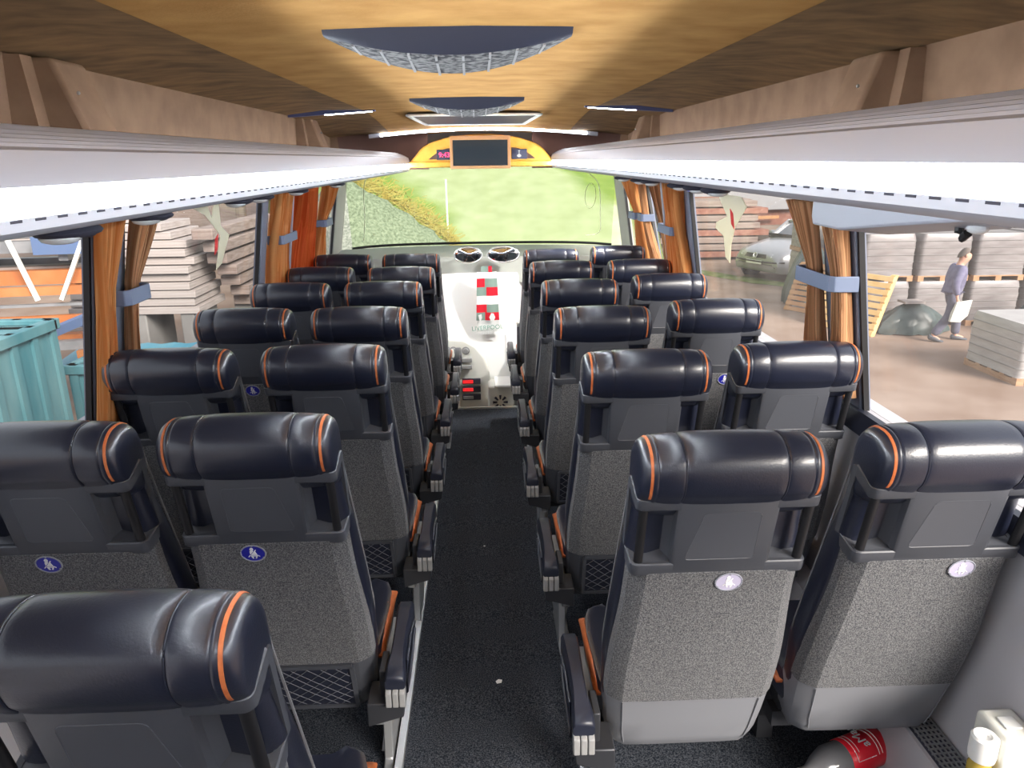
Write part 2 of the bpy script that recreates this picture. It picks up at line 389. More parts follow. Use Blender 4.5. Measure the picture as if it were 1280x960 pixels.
def make_grab():
    b = B(); hw = .194
    # left to right so that the inner side of the strip (+y) is at normal +
    path = [(-hw - .004, .085), (-hw - .003, .045)] + arc(-hw + .016, .018, .018, 180, 270) + arc(hw - .016, .018, .018, 270, 360) + [(hw + .003, .045), (hw + .004, .085)]
    m = len(path)
    def rise(i):
        y = path[i][1]; return max(0, (y - .018)) * .35
    ribbon(b, path, lambda i: 1.060 + rise(i), lambda i: 1.090 + rise(i), .014)          # top rail
    ribbon(b, path, lambda i: .880 + rise(i) * .6, lambda i: .914 + rise(i) * .6, .014)  # bottom rail
    ribbon(b, [(-.112, .03), (-.108, .003), (-.100, -.001), (.100, -.001), (.108, .003), (.112, .03)], .890, 1.082, .012)       # centre panel
    for sd in (-1, 1):
        front = [(sd * (hw + .004), .075), (sd * (hw + .004), .098)]
        b.hexa([(sd * (hw - .010), .080, .89), (sd * (hw + .004), .080, .89), (sd * (hw + .004), .098, .89), (sd * (hw - .010), .098, .89)],
               [(sd * (hw - .010), .080, 1.108), (sd * (hw + .004), .080, 1.108), (sd * (hw + .004), .098, 1.108), (sd * (hw - .010), .098, 1.108)])
        b.loft([[(sd * (.110), .020, z), (sd * .125, .046, z), (sd * .150, .062, z), (sd * (hw - .006), .068, z), (sd * (hw - .006), .085, z), (sd * .14, .08, z), (sd * .10, .045, z)] for z in (.90, 1.074)])
        b.hexa([(sd * .108, .008, .905), (sd * (hw - .004), .006, .908), (sd * (hw - .004), .075, .914), (sd * .108, .05, .930)],
               [(sd * .108, .008, .912), (sd * (hw - .004), .006, .914), (sd * (hw - .004), .075, .922), (sd * .108, .05, .938)])
    return b.xf(shear)
def make_bars(sd):
    return B().tube([(sd * .178, .016, z) for z in (.905, .95, 1.0, 1.07)], .0105, 12).xf(shear)
def make_inset(sd):          # the slanted side of the tray outline is on the aisle side (sd)
    pts = [(-sd * .072, 1.052), (sd * .050, 1.052), (sd * .082, .925), (-sd * .072, .925)]
    P = []
    for i in range(4):
        a, c, d = pts[i - 1], pts[i], pts[(i + 1) % 4]
        def toward(p, q, k): l = sqrt((q[0] - p[0]) ** 2 + (q[1] - p[1]) ** 2); return (p[0] + (q[0] - p[0]) * k / l, p[1] + (q[1] - p[1]) * k / l)
        e, g = toward(c, a, .012), toward(c, d, .012)
        for t in (0, .33, .66, 1): P.append(tuple((1 - t) ** 2 * e[k] + 2 * t * (1 - t) * c[k] + t * t * g[k] for k in (0, 1)))
    b = B(); b.tube([(x, -.0006, z) for x, z in P], .0014, 5, closed=True)
    b.loft([[(x, y, z) for x, z in P] for y in (-.0012, .004)])
    return b.xf(shear)
def hw_at(z): return interp(z, [(.26, .192), (.30, .203), (.445, .212), (.55, .213), (.66, .206), (.78, .196), (.89, .192)])
def shell_ring(z, dy=0, cut=.034, y1=.115, k=1.):
    h = hw_at(z) * k
    return [(-h - .003, y1, z), (-h - .003, .05, z), (-h, .030 + dy, z), (-h + cut * .55, .010 + dy, z), (-h + cut, .0 + dy, z), (-h * .5, -.002 + dy, z), (h * .5, -.002 + dy, z), (h - cut, .0 + dy, z), (h - cut * .55, .010 + dy, z), (h, .030 + dy, z), (h + .003, .05, z), (h + .003, y1, z)]
def make_fabric():
    zs = [.443, .447, .47, .52, .58, .64, .70, .76, .82, .87, .886, .889]
    return B().loft([shell_ring(z, dy=(.004 if z in (.443, .889) else 0) - .006 * max(0, 1 - abs(z - .62) / .2)) for z in zs]).xf(shear)
def make_shell():
    rings = [shell_ring(z, dy=d, k=k) for z, d, k in ((.236, .045, .93), (.240, .020, .965), (.255, .008, .985), (.29, .003, 1), (.36, .003, 1), (.446, .004, .995))]
    return B().loft(rings).xf(shear)
def make_shell_lines(s):
    b = B()
    for sd in (s,):
        b.tube([(sd * (hw_at(z) - .036), .001, z) for z in (.275, .32, .36, .44)], .0016, 5)
    return b.xf(shear)
NX, NZ0, NZ1 = .158, .268, .436
def make_netframe():
    b = B(); y = -.004
    for a, c in (((-NX, NZ0), (NX, NZ0)), ((NX, NZ0), (NX, NZ1)), ((NX, NZ1), (-NX, NZ1)), ((-NX, NZ1), (-NX, NZ0))):
        b.bar((a[0], y, a[1]), (c[0], y, c[1]), .012, .012)
    return b.xf(shear)
def make_netback():
    return B().box(-NX, NX, -.004, .004, NZ0, NZ1).xf(shear)
def make_net():
    b = B(); rnd = random.Random(3)
    W, H = 2 * NX, NZ1 - NZ0
    for sgn in (1, -1):
        for k in range(-4, 10):
            x0 = -NX + k * .042 + rnd.uniform(-.004, .004); sl = H / (.17 + rnd.uniform(-.01, .01))
            pts = []
            for t in range(0, 13):
                x = x0 + t * .0175; z = NZ0 + (x - x0) * sl * .8 - .006 * sin(pi * t / 12)
                if sgn < 0: x = -x
                if -NX < x < NX and NZ0 < z < NZ1: pts.append((x, -.0075, z))
            if len(pts) > 1: b.tube(pts, .0013, 4)
    return b.xf(shear)
def disc(b, c, rx, rz, y0, y1, n=32):
    b.loft([[(c[0] + rx * cos(2 * pi * i / n), y, c[1] + rz * sin(2 * pi * i / n)) for i in range(n)] for y in (y0, y1)])
BZ = .858
def make_badge_rim():
    b = B(); n = 32
    b.tube([(.030 * cos(2 * pi * i / n), -.0045, BZ + .025 * sin(2 * pi * i / n)) for i in range(n)], .0022, 6, closed=True)
    for a in (90, 215, 325): b.ell((.029 * cos(R(a)), -.0062, BZ + .024 * sin(R(a))), (.003, .002, .003), 8, 6)
    return b.xf(shear)
def make_badge_disc():
    b = B(); disc(b, (0, BZ), .030, .025, -.005, -.001); return b.xf(shear)
def make_pict():
    b = B(); y0, y1 = -.0062, -.0048
    def pg(pts): b.loft([[(x * .00105, y, BZ + z * .00122 + .001) for x, z in pts] for y in (y0, y1)])
    n = 14; pg([(-2 + 4.2 * cos(2 * pi * i / n), 10 + 4.2 * sin(2 * pi * i / n)) for i in range(n)])
    pg([(-7, 5), (-4, 6.5), (1.5, 5), (-7, -3.5)])
    pg([(3, 5.2), (6, 9), (8, 8), (5.5, 4), (9, -4.5), (-6, -4.5)])
    pg([(-7, -6), (-11, -10), (-13, -9), (-8, -4.5)]); pg([(9, -6), (14, -9.5), (15, -8), (9.5, -4.5)])
    pg([(-6, -6), (9, -6), (9, -8.2), (-6, -8.2)])
    pg([(-6, -8), (-2, -8), (0, -13.5), (-3, -14)]); pg([(9, -8), (5.5, -8), (3, -13.5), (6, -14)])
    return b.xf(shear)
def make_cushion():
    rings = []
    for y, k in ((.225, .9), (.25, .98), (.32, 1), (.45, 1.02), (.53, 1), (.575, .93), (.595, .80)):
        d = .02 * (1 - k) * 5; zt = .385 + .012 * (y - .13) / .45
        q = [(-.205, .30), (-.222, .325), (-.226, .36), (-.218, zt + .018), (-.195, zt + .024), (-.155, zt), (0, zt - .004), (.155, zt), (.195, zt + .024), (.218, zt + .018), (.226, .36), (.222, .325), (.205, .30), (0, .29)]
        rings.append([(x * k, y, .34 + (z - .34) * (1 - d * 2.2)) for x, z in q])
    return B().loft(rings)
def make_cushion_side(sd):
    pts = []
    for y, w, zc in ((.24, .004, .372), (.29, .014, .378), (.36, .024, .384), (.46, .026, .388), (.54, .020, .384), (.585, .006, .370)):
        pts.append([(sd * (.2275), y, zc - w), (sd * .231, y, zc - w * .4), (sd * .229, y, zc + w * .5), (sd * (.224 - .008), y, zc + w), (sd * .205, y, zc + w * .9), (sd * .21, y, zc - w)])
    return B().loft(pts)
def make_pan():
    b = B(); b.box(-.20, .20, .27, .56, .25, .295)
    b.bar((-.215, .30, .215), (.215, .30, .215), .05, .05); b.bar((-.215, .46, .215), (.215, .46, .215), .05, .05)
    return b
def make_leg(sd):
    x = sd * .225; b = B()
    b.prism([(.10, .29), (.56, .29), (.56, .255), (.44, .22), (.40, .02), (.46, 0), (.16, 0), (.22, .02), (.24, .20), (.10, .25)], 'x', x - .014, x + .014)
    b.tube([(x - sd * .02, .27, .005), (x - sd * .02, .33, .12), (x - sd * .02, .37, .25)], .016, 10)
    return b
def make_hinge(sd):          # grey bracket between back shell and armrest
    b = B(); b.hexa([(sd * .20, .07, .27), (sd * .30, .07, .30), (sd * .30, .17, .30), (sd * .20, .17, .27)], [(sd * .20, .07, .345), (sd * .305, .07, .345), (sd * .305, .17, .345), (sd * .20, .17, .345)])
    b.box(min(sd * .235, sd * .255), max(sd * .235, sd * .255), .10, .19, .33, .43)
    return b
def make_arm(sd):
    rings = []
    for y, w, zt, zb in ((.062, .027, .432, .398), (.068, .028, .438, .398), (.10, .027, .450, .404), (.16, .020, .458, .402), (.24, .0195, .462, .398), (.34, .023, .462, .394), (.40, .024, .452, .385), (.432, .020, .430, .378), (.445, .012, .405, .378)):
        rings.append([(sd * .282 + x * w, y, z) for x, z in ((-1, zb + .006), (-1, zt - .012), (-.72, zt), (.72, zt), (1, zt - .012), (1, zb + .006), (.8, zb), (-.8, zb))])
    b = B().loft(rings)
    b.hexa([(sd * .265, .09, .335), (sd * .299, .09, .335), (sd * .299, .36, .36), (sd * .265, .36, .36)], [(sd * .265, .07, .40), (sd * .299, .07, .40), (sd * .299, .42, .40), (sd * .265, .42, .40)])
    return b
def make_arm_loop(sd):
    x = sd * .306; return B().tube([(x, .12, .345), (x, .16, .415), (x, .26, .425), (x, .36, .405), (x, .37, .375), (x, .30, .352), (x, .20, .338)], .005, 8, closed=True)
def make_cap(sd):
    b = B()
    for k in (-1, 0, 1):
        x = sd * .282 + k * .0185
        b.prism([(.050, .350), (.056, .345), (.075, .345), (.085, .40), (.064, .400), (.052, .392)], 'x', x - .0080, x + .0080)
    return b
def make_cross():            # floor beam tying the window seat to the side wall
    return B().bar((-.22, .46, .11), (.15, .46, .11), .05, .05).bar((.12, .46, .0), (.12, .46, .20), .05, .05).bar((-.16, .46, .0), (-.16, .46, .20), .05, .05)

def make_seat(x, y, dz, sd, aisle, net, badge, label, boff=0.):
    """sd: -1 when the aisle lies on the -x side of the seat, +1 when on the +x side"""
    r = thing('passenger_seat', label, 'seat', (x, y, dz), 0, 'passenger seats in rows')
    L_ = 'a' if sd < 0 else 'b'
    bk = build('backrest', make_backrest(), LEATHER, r, key='backrest')
    [build('seam', make_backseam(s), STITCH, bk, key='backseam%d' % s) for s in (-1, 1)]
    h = build('headrest', make_headrest(), LEATHER, r, key='headrest', smooth=60)
    for s in (-1, 1): tag(build('piping', make_stripe(s), ORANGE, h, key='stripe%d' % s, smooth=60), 'orange leather inlay')
    [build('seam', make_seams(s), BLUEBLK, h, key='seams%d' % s) for s in (-1, 1)]
    g = build('grab_panel', make_grab(), PANEL, r, key='grab', smooth=40)
    for s in (-1, 1): build('grab_bar', make_bars(s), BLACK, g, key='gbar%d' % s)
    build('tray_panel', make_inset(sd), PANEL, g, key='inset' + L_)
    build('back_cover', make_fabric(), FABRIC, r, key='fabric', smooth=28)
    s_ = build('lower_shell', make_shell(), PANEL if net else SHELL, r, key='shell' + ('n' if net else 'p'), smooth=30)
    if net:
        n_ = build('net_pocket', make_netback(), BLUEBLK, r, key='netb')
        build('pocket_frame', make_netframe(), PANEL, n_, key='netf'); build('net', make_net(), CORD, n_, key='net')
    else: [build('seam', make_shell_lines(s), SHELL, s_, key='slines%d' % s) for s in (-1, 1)]
    if badge:
        q = build('seat_belt_badge', make_badge_disc(), BADGEBLUE if badge == 1 else BADGELIT, r, key='bd%d' % badge)
        q.location.x = boff; q['label'] = 'blue oval seat belt badge' if badge == 1 else 'oval seat belt badge painted pale as overlit'
        build('badge_rim', make_badge_rim(), BADGERIM, q, key='br'); build('pictogram', make_pict(), BADGEWHITE, q, key='pict')
    c = build('seat_cushion', make_cushion(), LEATHER, r, key='cush', smooth=50)
    for s in (-1, 1): tag(build('side_panel', make_cushion_side(s), ORANGE, c, key='cside%d' % s, smooth=60), 'orange leather bolster panel')
    build('seat_pan', make_pan(), DARKSTEEL, r, key='pan')
    if aisle:
        build('leg', make_leg(sd), STEEL, r, key='leg' + L_, bev=.004)
        build('bracket', make_hinge(sd), DARKSTEEL, r, key='hinge' + L_, bev=.004)
        a = build('armrest', make_arm(sd), BLUEBLK, r, key='arm' + L_, smooth=50)
        tag(build('armrest_cap', make_cap(sd), GREYCAP, a, key='cap' + L_, bev=.0025), 'grey ribbed armrest end')
        build('lever', make_arm_loop(sd), BLUEBLK, a, key='loop' + L_)
    else: build('crossbar', make_cross(), DARKSTEEL, r, key='cross')
    return r

ORD = ['rear', 'second', 'third', 'fourth', 'fifth', 'front']
def kfac(Y): return 1 + .10 * (Y - 1.431) / 3.35
SEATS = []   # (measured x, measured Y, sd, aisle, net, badge, label)
RA = [(.517, 1.431), (.492, 2.136), (.469, 2.832), (.467, 3.516), (.448, 4.192), (.440, 4.776)]
RW = [(1.028, 1.455), (.975, 2.194), (.950, 2.939), (.930, 3.642), (.895, 4.202), (.892, 4.895)]
LA = [(-.533, 1.618), (-.497, 2.282), (-.486, 2.91), (-.473, 3.549), (-.440, 4.05), (-.440, 4.644)]
LW = [(-.992, 1.594), (-.972, 2.271), (-.942, 2.924), (-.913, 3.552), (-.885, 4.094), (-.862, 4.66)]
TXT = ['%s aisle seat right of the aisle, ', '%s window seat on the right side, ', '%s aisle seat left of the aisle, ', '%s window seat on the left side, ']
EXTRA = {(0, 0): 'lit grey back with overlit blue badge', (0, 1): 'directly ahead of the badged rear seat', (0, 2): 'two ahead of the grey lit seat', (0, 3): 'three ahead of the grey lit seat', (0, 4): 'one behind the front row', (0, 5): 'nearest the white dashboard',
         (1, 0): 'pale shell above the red bottle', (1, 1): 'beside the striped curtain with wide tie', (1, 2): 'back with small blue badge', (1, 3): 'headrest below the silver car', (1, 4): 'second from the windscreen', (1, 5): 'foremost below the orange curtains',
         (2, 0): 'back with blue badge and net pocket', (2, 1): 'ahead of the badged net pocket seat', (2, 2): 'midway along its column', (2, 3): 'just behind the half hidden one', (2, 4): 'mostly hidden by the seat behind', (2, 5): 'nearest the instrument console',
         (3, 0): 'back with blue badge cut by frame', (3, 1): 'beside the orange curtain', (3, 2): 'back with small blue badge', (3, 3): 'below the stacked boards', (3, 4): 'below the rust curtain', (3, 5): 'foremost beside the left windscreen pillar'}
for g, rows in enumerate((RA, RW, LA, LW)):
    for i, (x, Y) in enumerate(rows):
        k = kfac(Y); sd = -1 if g < 2 else 1; aisle = g in (0, 2)
        hz = 1.67 - .555 * k                      # headrest top
        badge = {(0, 0): 2, (1, 0): 3, (2, 0): 1, (3, 0): 1, (1, 2): 1, (3, 2): 1}.get((g, i), 0)
        lab = 'black ' + TXT[g] % (ORD if g != 2 else ['second', 'third', 'fourth', 'fifth', 'sixth', 'front'])[i] + EXTRA[(g, i)]
        make_seat(CAMX + (x - CAMX) * k, Y * k, hz - 1.215, sd, aisle, not (g < 2 and i == 0), badge, lab.strip(', '), -sd * ({0: .028, 1: .065, 2: .030, 3: .045}[g] if (g, i) != (3, 2) else .004))
make_seat(-.503, .875, 1.115 - 1.215, 1, True, True, 0, 'black leather aisle seat closest of all, large headrest at lower left')

# ------------------------------------------------------------------ bus shell
YB, YE, YF = -1.6, 5.36, 6.55          # rear wall, end of the aisle floor, windscreen foot
def slab(ys, x0, x1, zf, t):
    return B().loft([[(x0, y, zf(y)), (x1, y, zf(y)), (x1, y, zf(y) - t), (x0, y, zf(y) - t)] for y in ys])
struct('floor', slab((YB, 1.43, YE), -1.262, 1.262, floor_z, .25), CARPET, 'charcoal carpet of the coach aisle with pale flecks')
for sd, q in ((-1, 'left'), (1, 'right')):
    struct('floor_%s' % q, slab((YE, 5.79), *sorted((sd * .29, sd * 1.262)), floor_z, .25), CARPET, 'carpeted platform under the front %s seats' % q)
b = B()
for sd in (-1, 1):
    b.loft([[(sd * .268, y, floor_z(y)), (sd * .290, y, floor_z(y)), (sd * .290, y, floor_z(y) + .030), (sd * .268, y, floor_z(y) + .022)] for y in (.3, 1.43, YE)])
struct('trim_1', b, STEEL, 'silver seat rails along both sides of the aisle')
struct('trim_2', B().box(-.30, .33, YE, YE + .02, floor_z(YE) - .25, floor_z(YE) + .012), mat('step_edge_strip', (.50, .50, .46), rough=.6), 'pale edging strip where the aisle carpet ends')
# lowered driver floor and entrance
struct('trim_3', B().box(-1.262, 1.262, YE + .0, 6.7, -.72, -.66), mat('grey_rubber_step', (.30, .30, .29), rough=.8), 'grey rubber floor of the lowered entrance')

WZ0, WZ1 = .86, 1.53                    # window band
PILL = {1: [(2.275, 2.50), (4.20, 4.33), (4.66, 4.75), (5.34, 5.46), (6.22, 6.62)],
        -1: [(2.29, 2.50), (4.09, 4.20), (4.50, 4.60), (5.38, 5.50), (6.22, 6.62)]}
for sd, nm in ((-1, 'wall_left'), (1, 'wall_right')):
    b = B()
    def wp(z, off=0): return sd * (wall_x(z) + off)
    for ya, yc in (((YB, -.75), (1.30, 5.42)) if sd > 0 else ((YB, 6.62),)):
        b.hexa([(wp(0), ya, -.75), (wp(0), yc, -.75), (wp(0) + sd * .08, yc, -.75), (wp(0) + sd * .08, ya, -.75)],
               [(wp(WZ0), ya, WZ0), (wp(WZ0), yc, WZ0), (wp(WZ0) + sd * .08, yc, WZ0), (wp(WZ0) + sd * .08, ya, WZ0)])
    if sd > 0:
        struct('door_2', B().box(1.268, 1.274, -.75, 1.30, -.72, .86), SIDE_GLASS, 'glazed middle door behind the last right seats', smooth=0)
        struct('door_1', B().box(1.268, 1.274, 5.42, 6.62, -.72, .86), SIDE_GLASS, 'glazed entrance door beside the dashboard', smooth=0)
    b.hexa([(wp(WZ1), YB, WZ1), (wp(WZ1), 6.62, WZ1), (wp(WZ1) + sd * .10, 6.62, WZ1), (wp(WZ1) + sd * .10, YB, WZ1)],
           [(sd * 1.135, YB, 2.0), (sd * 1.135, 6.62, 2.0), (sd * 1.26, 6.62, 2.0), (sd * 1.26, YB, 2.0)])
    struct(nm, b, WALLGREY, 'grey side wall panel below the %s coach windows' % nm[5:])
    # inner sill ledge
    struct('trim_%d' % (4 if sd < 0 else 5), B().hexa([(wp(.80), 1.3 if sd > 0 else YB, .80), (wp(.80), 6.3, .80), (wp(.80) - sd * .05, 6.3, .80), (wp(.80) - sd * .05, 1.3 if sd > 0 else YB, .80)],
           [(wp(.86), 1.3 if sd > 0 else YB, .862), (wp(.86), 6.3, .862), (wp(.86) - sd * .025, 6.3, .862), (wp(.86) - sd * .025, 1.3 if sd > 0 else YB, .862)]), BLUEBLK, 'dark sill ledge under the %s windows' % nm[5:])
    edges = [YB] + [e for p in PILL[sd] for e in p]
    for k, (a, c) in enumerate(PILL[sd]):
        q = B()
        tilt = 0.16 if k == 3 else 0.
        for (z0, z1) in ((WZ0 - .01, WZ1 + .01),):
            q.hexa([(wp(z0, -.012), a - tilt, z0), (wp(z0, -.012), c - tilt, z0), (wp(z0, .026), c - tilt, z0), (wp(z0, .026), a - tilt, z0)],
                   [(wp(z1, -.012), a, z1), (wp(z1, -.012), c, z1), (wp(z1, .026), c, z1), (wp(z1, .026), a, z1)])
        nm2 = 'trim_%d' % (10 + k + (0 if sd > 0 else 10))
        struct(nm2, q, TRIMGREY if k < 4 else mat('grey_windscreen_pillar', (.44, .44, .42), rough=.6), '%s window pillar of the %s wall' % (('first', 'second', 'third', 'slanted', 'windscreen')[k], nm[5:]), bev=.006)
        g = B()      # rubber gaskets
        for yy, s2 in ((a, -1), (c, 1)):
            g.hexa([(wp(WZ0, -.006), yy - tilt, WZ0), (wp(WZ0, -.006), yy - tilt + s2 * .012, WZ0), (wp(WZ0, .012), yy - tilt + s2 * .012, WZ0), (wp(WZ0, .012), yy - tilt, WZ0)],
                   [(wp(WZ1, -.006), yy, WZ1), (wp(WZ1, -.006), yy + s2 * .012, WZ1), (wp(WZ1, .012), yy + s2 * .012, WZ1), (wp(WZ1, .012), yy, WZ1)])
        if k < 4 or True: struct('trim_%d' % (30 + k + (0 if sd > 0 else 10)), g, GASKET, 'black rubber seal of a window pillar on the %s' % nm[5:])
    st = edges[0::2]; en = edges[1::2]
    for k, (a, c) in enumerate(zip(st, en)):
        q = B().hexa([(wp(WZ0, .02), a, WZ0), (wp(WZ0, .02), c, WZ0), (wp(WZ0, .026), c, WZ0), (wp(WZ0, .026), a, WZ0)],
                     [(wp(WZ1, .02), a, WZ1), (wp(WZ1, .02), c, WZ1), (wp(WZ1, .026), c, WZ1), (wp(WZ1, .026), a, WZ1)])
        struct('window_%d' % (k + 1 + (0 if sd > 0 else 10)), q, SIDE_GLASS, 'dusty side window pane of the %s wall' % nm[5:], smooth=0)
# rear wall with its window
b = B(); b.box(-1.35, 1.35, YB - .06, YB, -.75, .95); b.box(-1.35, 1.35, YB - .06, YB, 1.75, 2.1)
b.box(-1.35, -1.05, YB - .06, YB, .95, 1.75); b.box(1.05, 1.35, YB - .06, YB, .95, 1.75)
struct('wall_back', b, SUEDE_WALL, 'rear wall of the coach')
struct('window_30', B().box(-1.05, 1.05, YB - .04, YB - .034, .95, 1.75), SIDE_GLASS, 'rear window of the coach', smooth=0)

# ceiling
def ceil_section(y):
    d = 0 if y < 4.7 else ((y - 4.7) / 1.4) ** 1.3 * .085
    def drop(x): return d + (0 if y < 5.2 else .0) + max(0, (y - 4.7)) / 1.4 * .03 * (x / .8) ** 2
    low = [(-.672, 1.950), (-.45, 1.958), (-.2, 1.964), (0, 1.966), (.2, 1.964), (.45, 1.958), (.672, 1.950)]
    return [(x, y, z - drop(x)) for x, z in low]
ys = [YB, 0, 1.5, 3, 4.2, 4.7, 5.0, 5.3, 5.6, 5.9, 6.12]
rings = []
for y in ys:
    q = ceil_section(y); rings.append(q + [(x, y, z + .05) for x, _, z in reversed(q)])
struct('ceiling', B().loft(rings), SUEDE, 'tan mottled suede ceiling panel along the middle', smooth=40)
for sd, n in ((-1, 6), (1, 7)):
    rings = []
    for y in ys:
        q = ceil_section(y); x0, _, z0 = q[0]
        rings.append([(sd * .668, y, z0 + .0015), (sd * .9, y, z0 + .004), (sd * 1.15, y, z0 - .022), (sd * 1.15, y, z0 + .06), (sd * .66, y, z0 + .06)])
    struct('trim_%d' % n, B().loft(rings), SUEDE_SHADED, 'tan suede side ceiling with painted shade over the %s luggage rack' % ('left' if sd < 0 else 'right'))
    struct('trim_%d' % (n + 40), B().hexa([(sd * 1.150, YB, 1.56), (sd * 1.150, 6.3, 1.56), (sd * 1.19, 6.3, 1.56), (sd * 1.19, YB, 1.56)], [(sd * 1.128, YB, 1.96), (sd * 1.128, 6.3, 1.96), (sd * 1.16, 6.3, 1.96), (sd * 1.16, YB, 1.96)]), SUEDE_WALL, 'taupe suede back wall above the %s luggage rack' % ('left' if sd < 0 else 'right'))
struct('trim_60', B().box(-1.35, 1.35, YB - .1, 6.9, 2.02, 2.08), WALLGREY, 'coach roof skin')

# dividers on the racks
for sd, side in ((-1, 'left'), (1, 'right')):
    for k, (y, w) in enumerate(((2.02, ''), (4.93, ''), (6.0, ''))):
        b = B(); yo = y
        b.loft([[(sd * x, yy, z) for x, z in ((1.145, 1.60), (.93, 1.60), (.985, 1.76), (1.045, 1.925), (1.14, 1.925))] for yy in (yo, yo + .17)])
        o = build('rack_divider', b, SUEDE_WALL, bev=.012)
        tag(o, '%s suede covered divider standing on the %s luggage rack' % (('nearest', 'middle', 'farthest')[k], side), 'divider', 'luggage rack dividers')
        s_ = build('screw', B().ell((sd * .99, yo - .001, 1.84), (.005, .003, .005), 8, 6), CHROME, o)
        # flange toward the camera
        build('flange', B().hexa([(sd * 1.06, yo - .05, 1.60), (sd * 1.14, yo - .05, 1.60), (sd * 1.14, yo, 1.60), (sd * 1.06, yo, 1.60)], [(sd * 1.09, yo - .05, 1.925), (sd * 1.138, yo - .05, 1.925), (sd * 1.138, yo, 1.925), (sd * 1.09, yo, 1.925)]), SUEDE_WALL, o)

# ------------------------------------------------------------------ luggage racks with light strips
RY0, RY1 = -1.2, 5.95
def rack(sd, side):
    r = thing('luggage_rack', 'long grey overhead luggage rack with white light strip on the %s side' % side, 'luggage rack', (0, 0, -.016 if sd < 0 else 0), 0, 'overhead luggage racks')
    def ex(poly, y0=RY0, y1=RY1): return B().loft([[(sd * x, y, z) for x, z in poly] for y in (y0, y1)])
    face = [(.553, 1.652), (.541, 1.660), (.545, 1.680), (.553, 1.7035), (.566, 1.708), (.568, 1.7125), (.576, 1.7135), (.579, 1.7185), (.588, 1.720), (.592, 1.7245), (.602, 1.726), (.608, 1.731), (.62, 1.7325), (.630, 1.739), (.655, 1.742), (.68, 1.735), (.66, 1.700), (.60, 1.66)]
    f = build('front_panel', ex(face), RACKGREY, r, smooth=25)
    build('light_strip', ex([(.553, 1.6515), (.556, 1.6235), (.57, 1.6235), (.57, 1.6515)]), LED, r, smooth=0)
    lip = [(.556, 1.6230), (.551, 1.6225), (.551, 1.607), (.562, 1.602), (.72, 1.575), (.95, 1.546), (1.155, 1.520), (1.155, 1.56), (.70, 1.64), (.58, 1.65), (.58, 1.6230)]
    build('underside', ex(lip), RACKWHITE, r, smooth=25)
    b = B(); y = .30; n = 0
    while y < RY1 - .1:
        b.box(*sorted((sd * .5505, sd * .553)), y, y + .024, 1.6178, 1.6212); y += .052; n += 1
    tag(build('vent_slots', b, SLOT, r), None, None, None, 'stuff')
    build('end_cap', B().loft([[(sd * x, y, z) for x, z in [(.541 + s, 1.660), (.551 + s, 1.606), (.72 + s, 1.574), (1.155, 1.518), (1.155, 1.60), (.70, 1.738), (.655, 1.744), (.57 + s, 1.712)]] for y, s in ((RY1, 0), (RY1 + .03, .006), (RY1 + .05, .03))]), RACKWHITE, r, smooth=40)
    return r
RACKL = rack(-1, 'left'); RACKR = rack(1, 'right')
tag(text('seat_number', '26·27', .0085, SLOT, RACKL, (-.5455, 1.79, 1.6562), (R(80), 0, R(90)), .0002), None)
tag(text('seat_number', '25·24', .0085, SLOT, RACKR, (.5455, 1.80, 1.6562), (R(80), 0, R(-90)), .0002), None)
# reading light units under the racks
UN = [(2.02, .93, 0), (2.72, .93, 1), (3.05, .95, 0), (3.75, .95, 0), (4.42, .95, 0), (5.10, .95, 0)]
for sd, side in ((-1, 'left'), (1, 'right')):
    for k, (y, x, bl) in enumerate(UN):
        if sd > 0 and k == 0: y = 2.98; 
        elif sd > 0 and k == 1: y = 3.25
        elif sd > 0 and k == 2: y = 3.62
        elif sd < 0: y, x = [(1.62, .86, 0), (2.28, .97, 0), (3.10, .97, 0), (3.42, .97, 0), (4.1, .97, 0), (5.2, .97, 0)][k][:2]
        if sd > 0 and k == 3: y = 4.25
        if sd > 0 and k == 4: y = 4.55
        zc = 1.545 - (x - .95) * .13 - (.016 if sd < 0 else 0)
        o = build('reading_light', B().ell((0, 0, 0), (.055, .10, .016), 20, 8), SLOT)
        o.location = (sd * x, y, zc - .006)
        ordn = ('nearest', 'second', 'third', 'fourth', 'fifth', 'farthest')[k]
        tag(o, '%s dark oval reading light unit under the %s luggage rack' % (ordn, side), 'reading light', 'reading lights under the racks')
        build('lens', B().ell((0, -.035, -.010), (.038, .050, .014), 16, 6), LENS, o)
        build('bezel', B().ell((0, .055, -.010), (.026, .032, .009), 16, 6), BLUELED if (sd > 0 and k == 1) else BLUEBLK, o)
# folded light grey bracket under the right rack, near the first pillar
o = build('monitor_bracket', B().loft([[(.99, 2.215, 1.495), (1.12, 2.215, 1.482), (1.12, 2.215, 1.535), (.99, 2.215, 1.55)],
      [(.98, 2.18, 1.476), (1.13, 2.18, 1.460), (1.13, 2.18, 1.535), (.98, 2.18, 1.55)],
      [(.98, 2.02, 1.474), (1.13, 2.02, 1.458), (1.13, 2.02, 1.535), (.98, 2.02, 1.55)],
      [(.99, 1.75, 1.508), (1.12, 1.75, 1.492), (1.12, 1.75, 1.535), (.99, 1.75, 1.55)],
      [(1.0, 1.50, 1.538), (1.10, 1.50, 1.520), (1.10, 1.50, 1.54), (1.0, 1.50, 1.55)]]), RACKWHITE, bev=.012)
tag(o, 'light grey tapered housing folded up under the right luggage rack beside the pillar', 'housing')
o = build('coat_hook', B().tube([(1.06, 1.62, 1.535), (1.06, 1.615, 1.505), (1.06, 1.60, 1.493), (1.06, 1.585, 1.505)], .010, 8), BLACK)
tag(o, 'small black coat hook hanging under the right luggage rack', 'hook')
build('lens', B().ell((1.06, 1.555, 1.517), (.02, .028, .012), 12, 6), LENS, o)

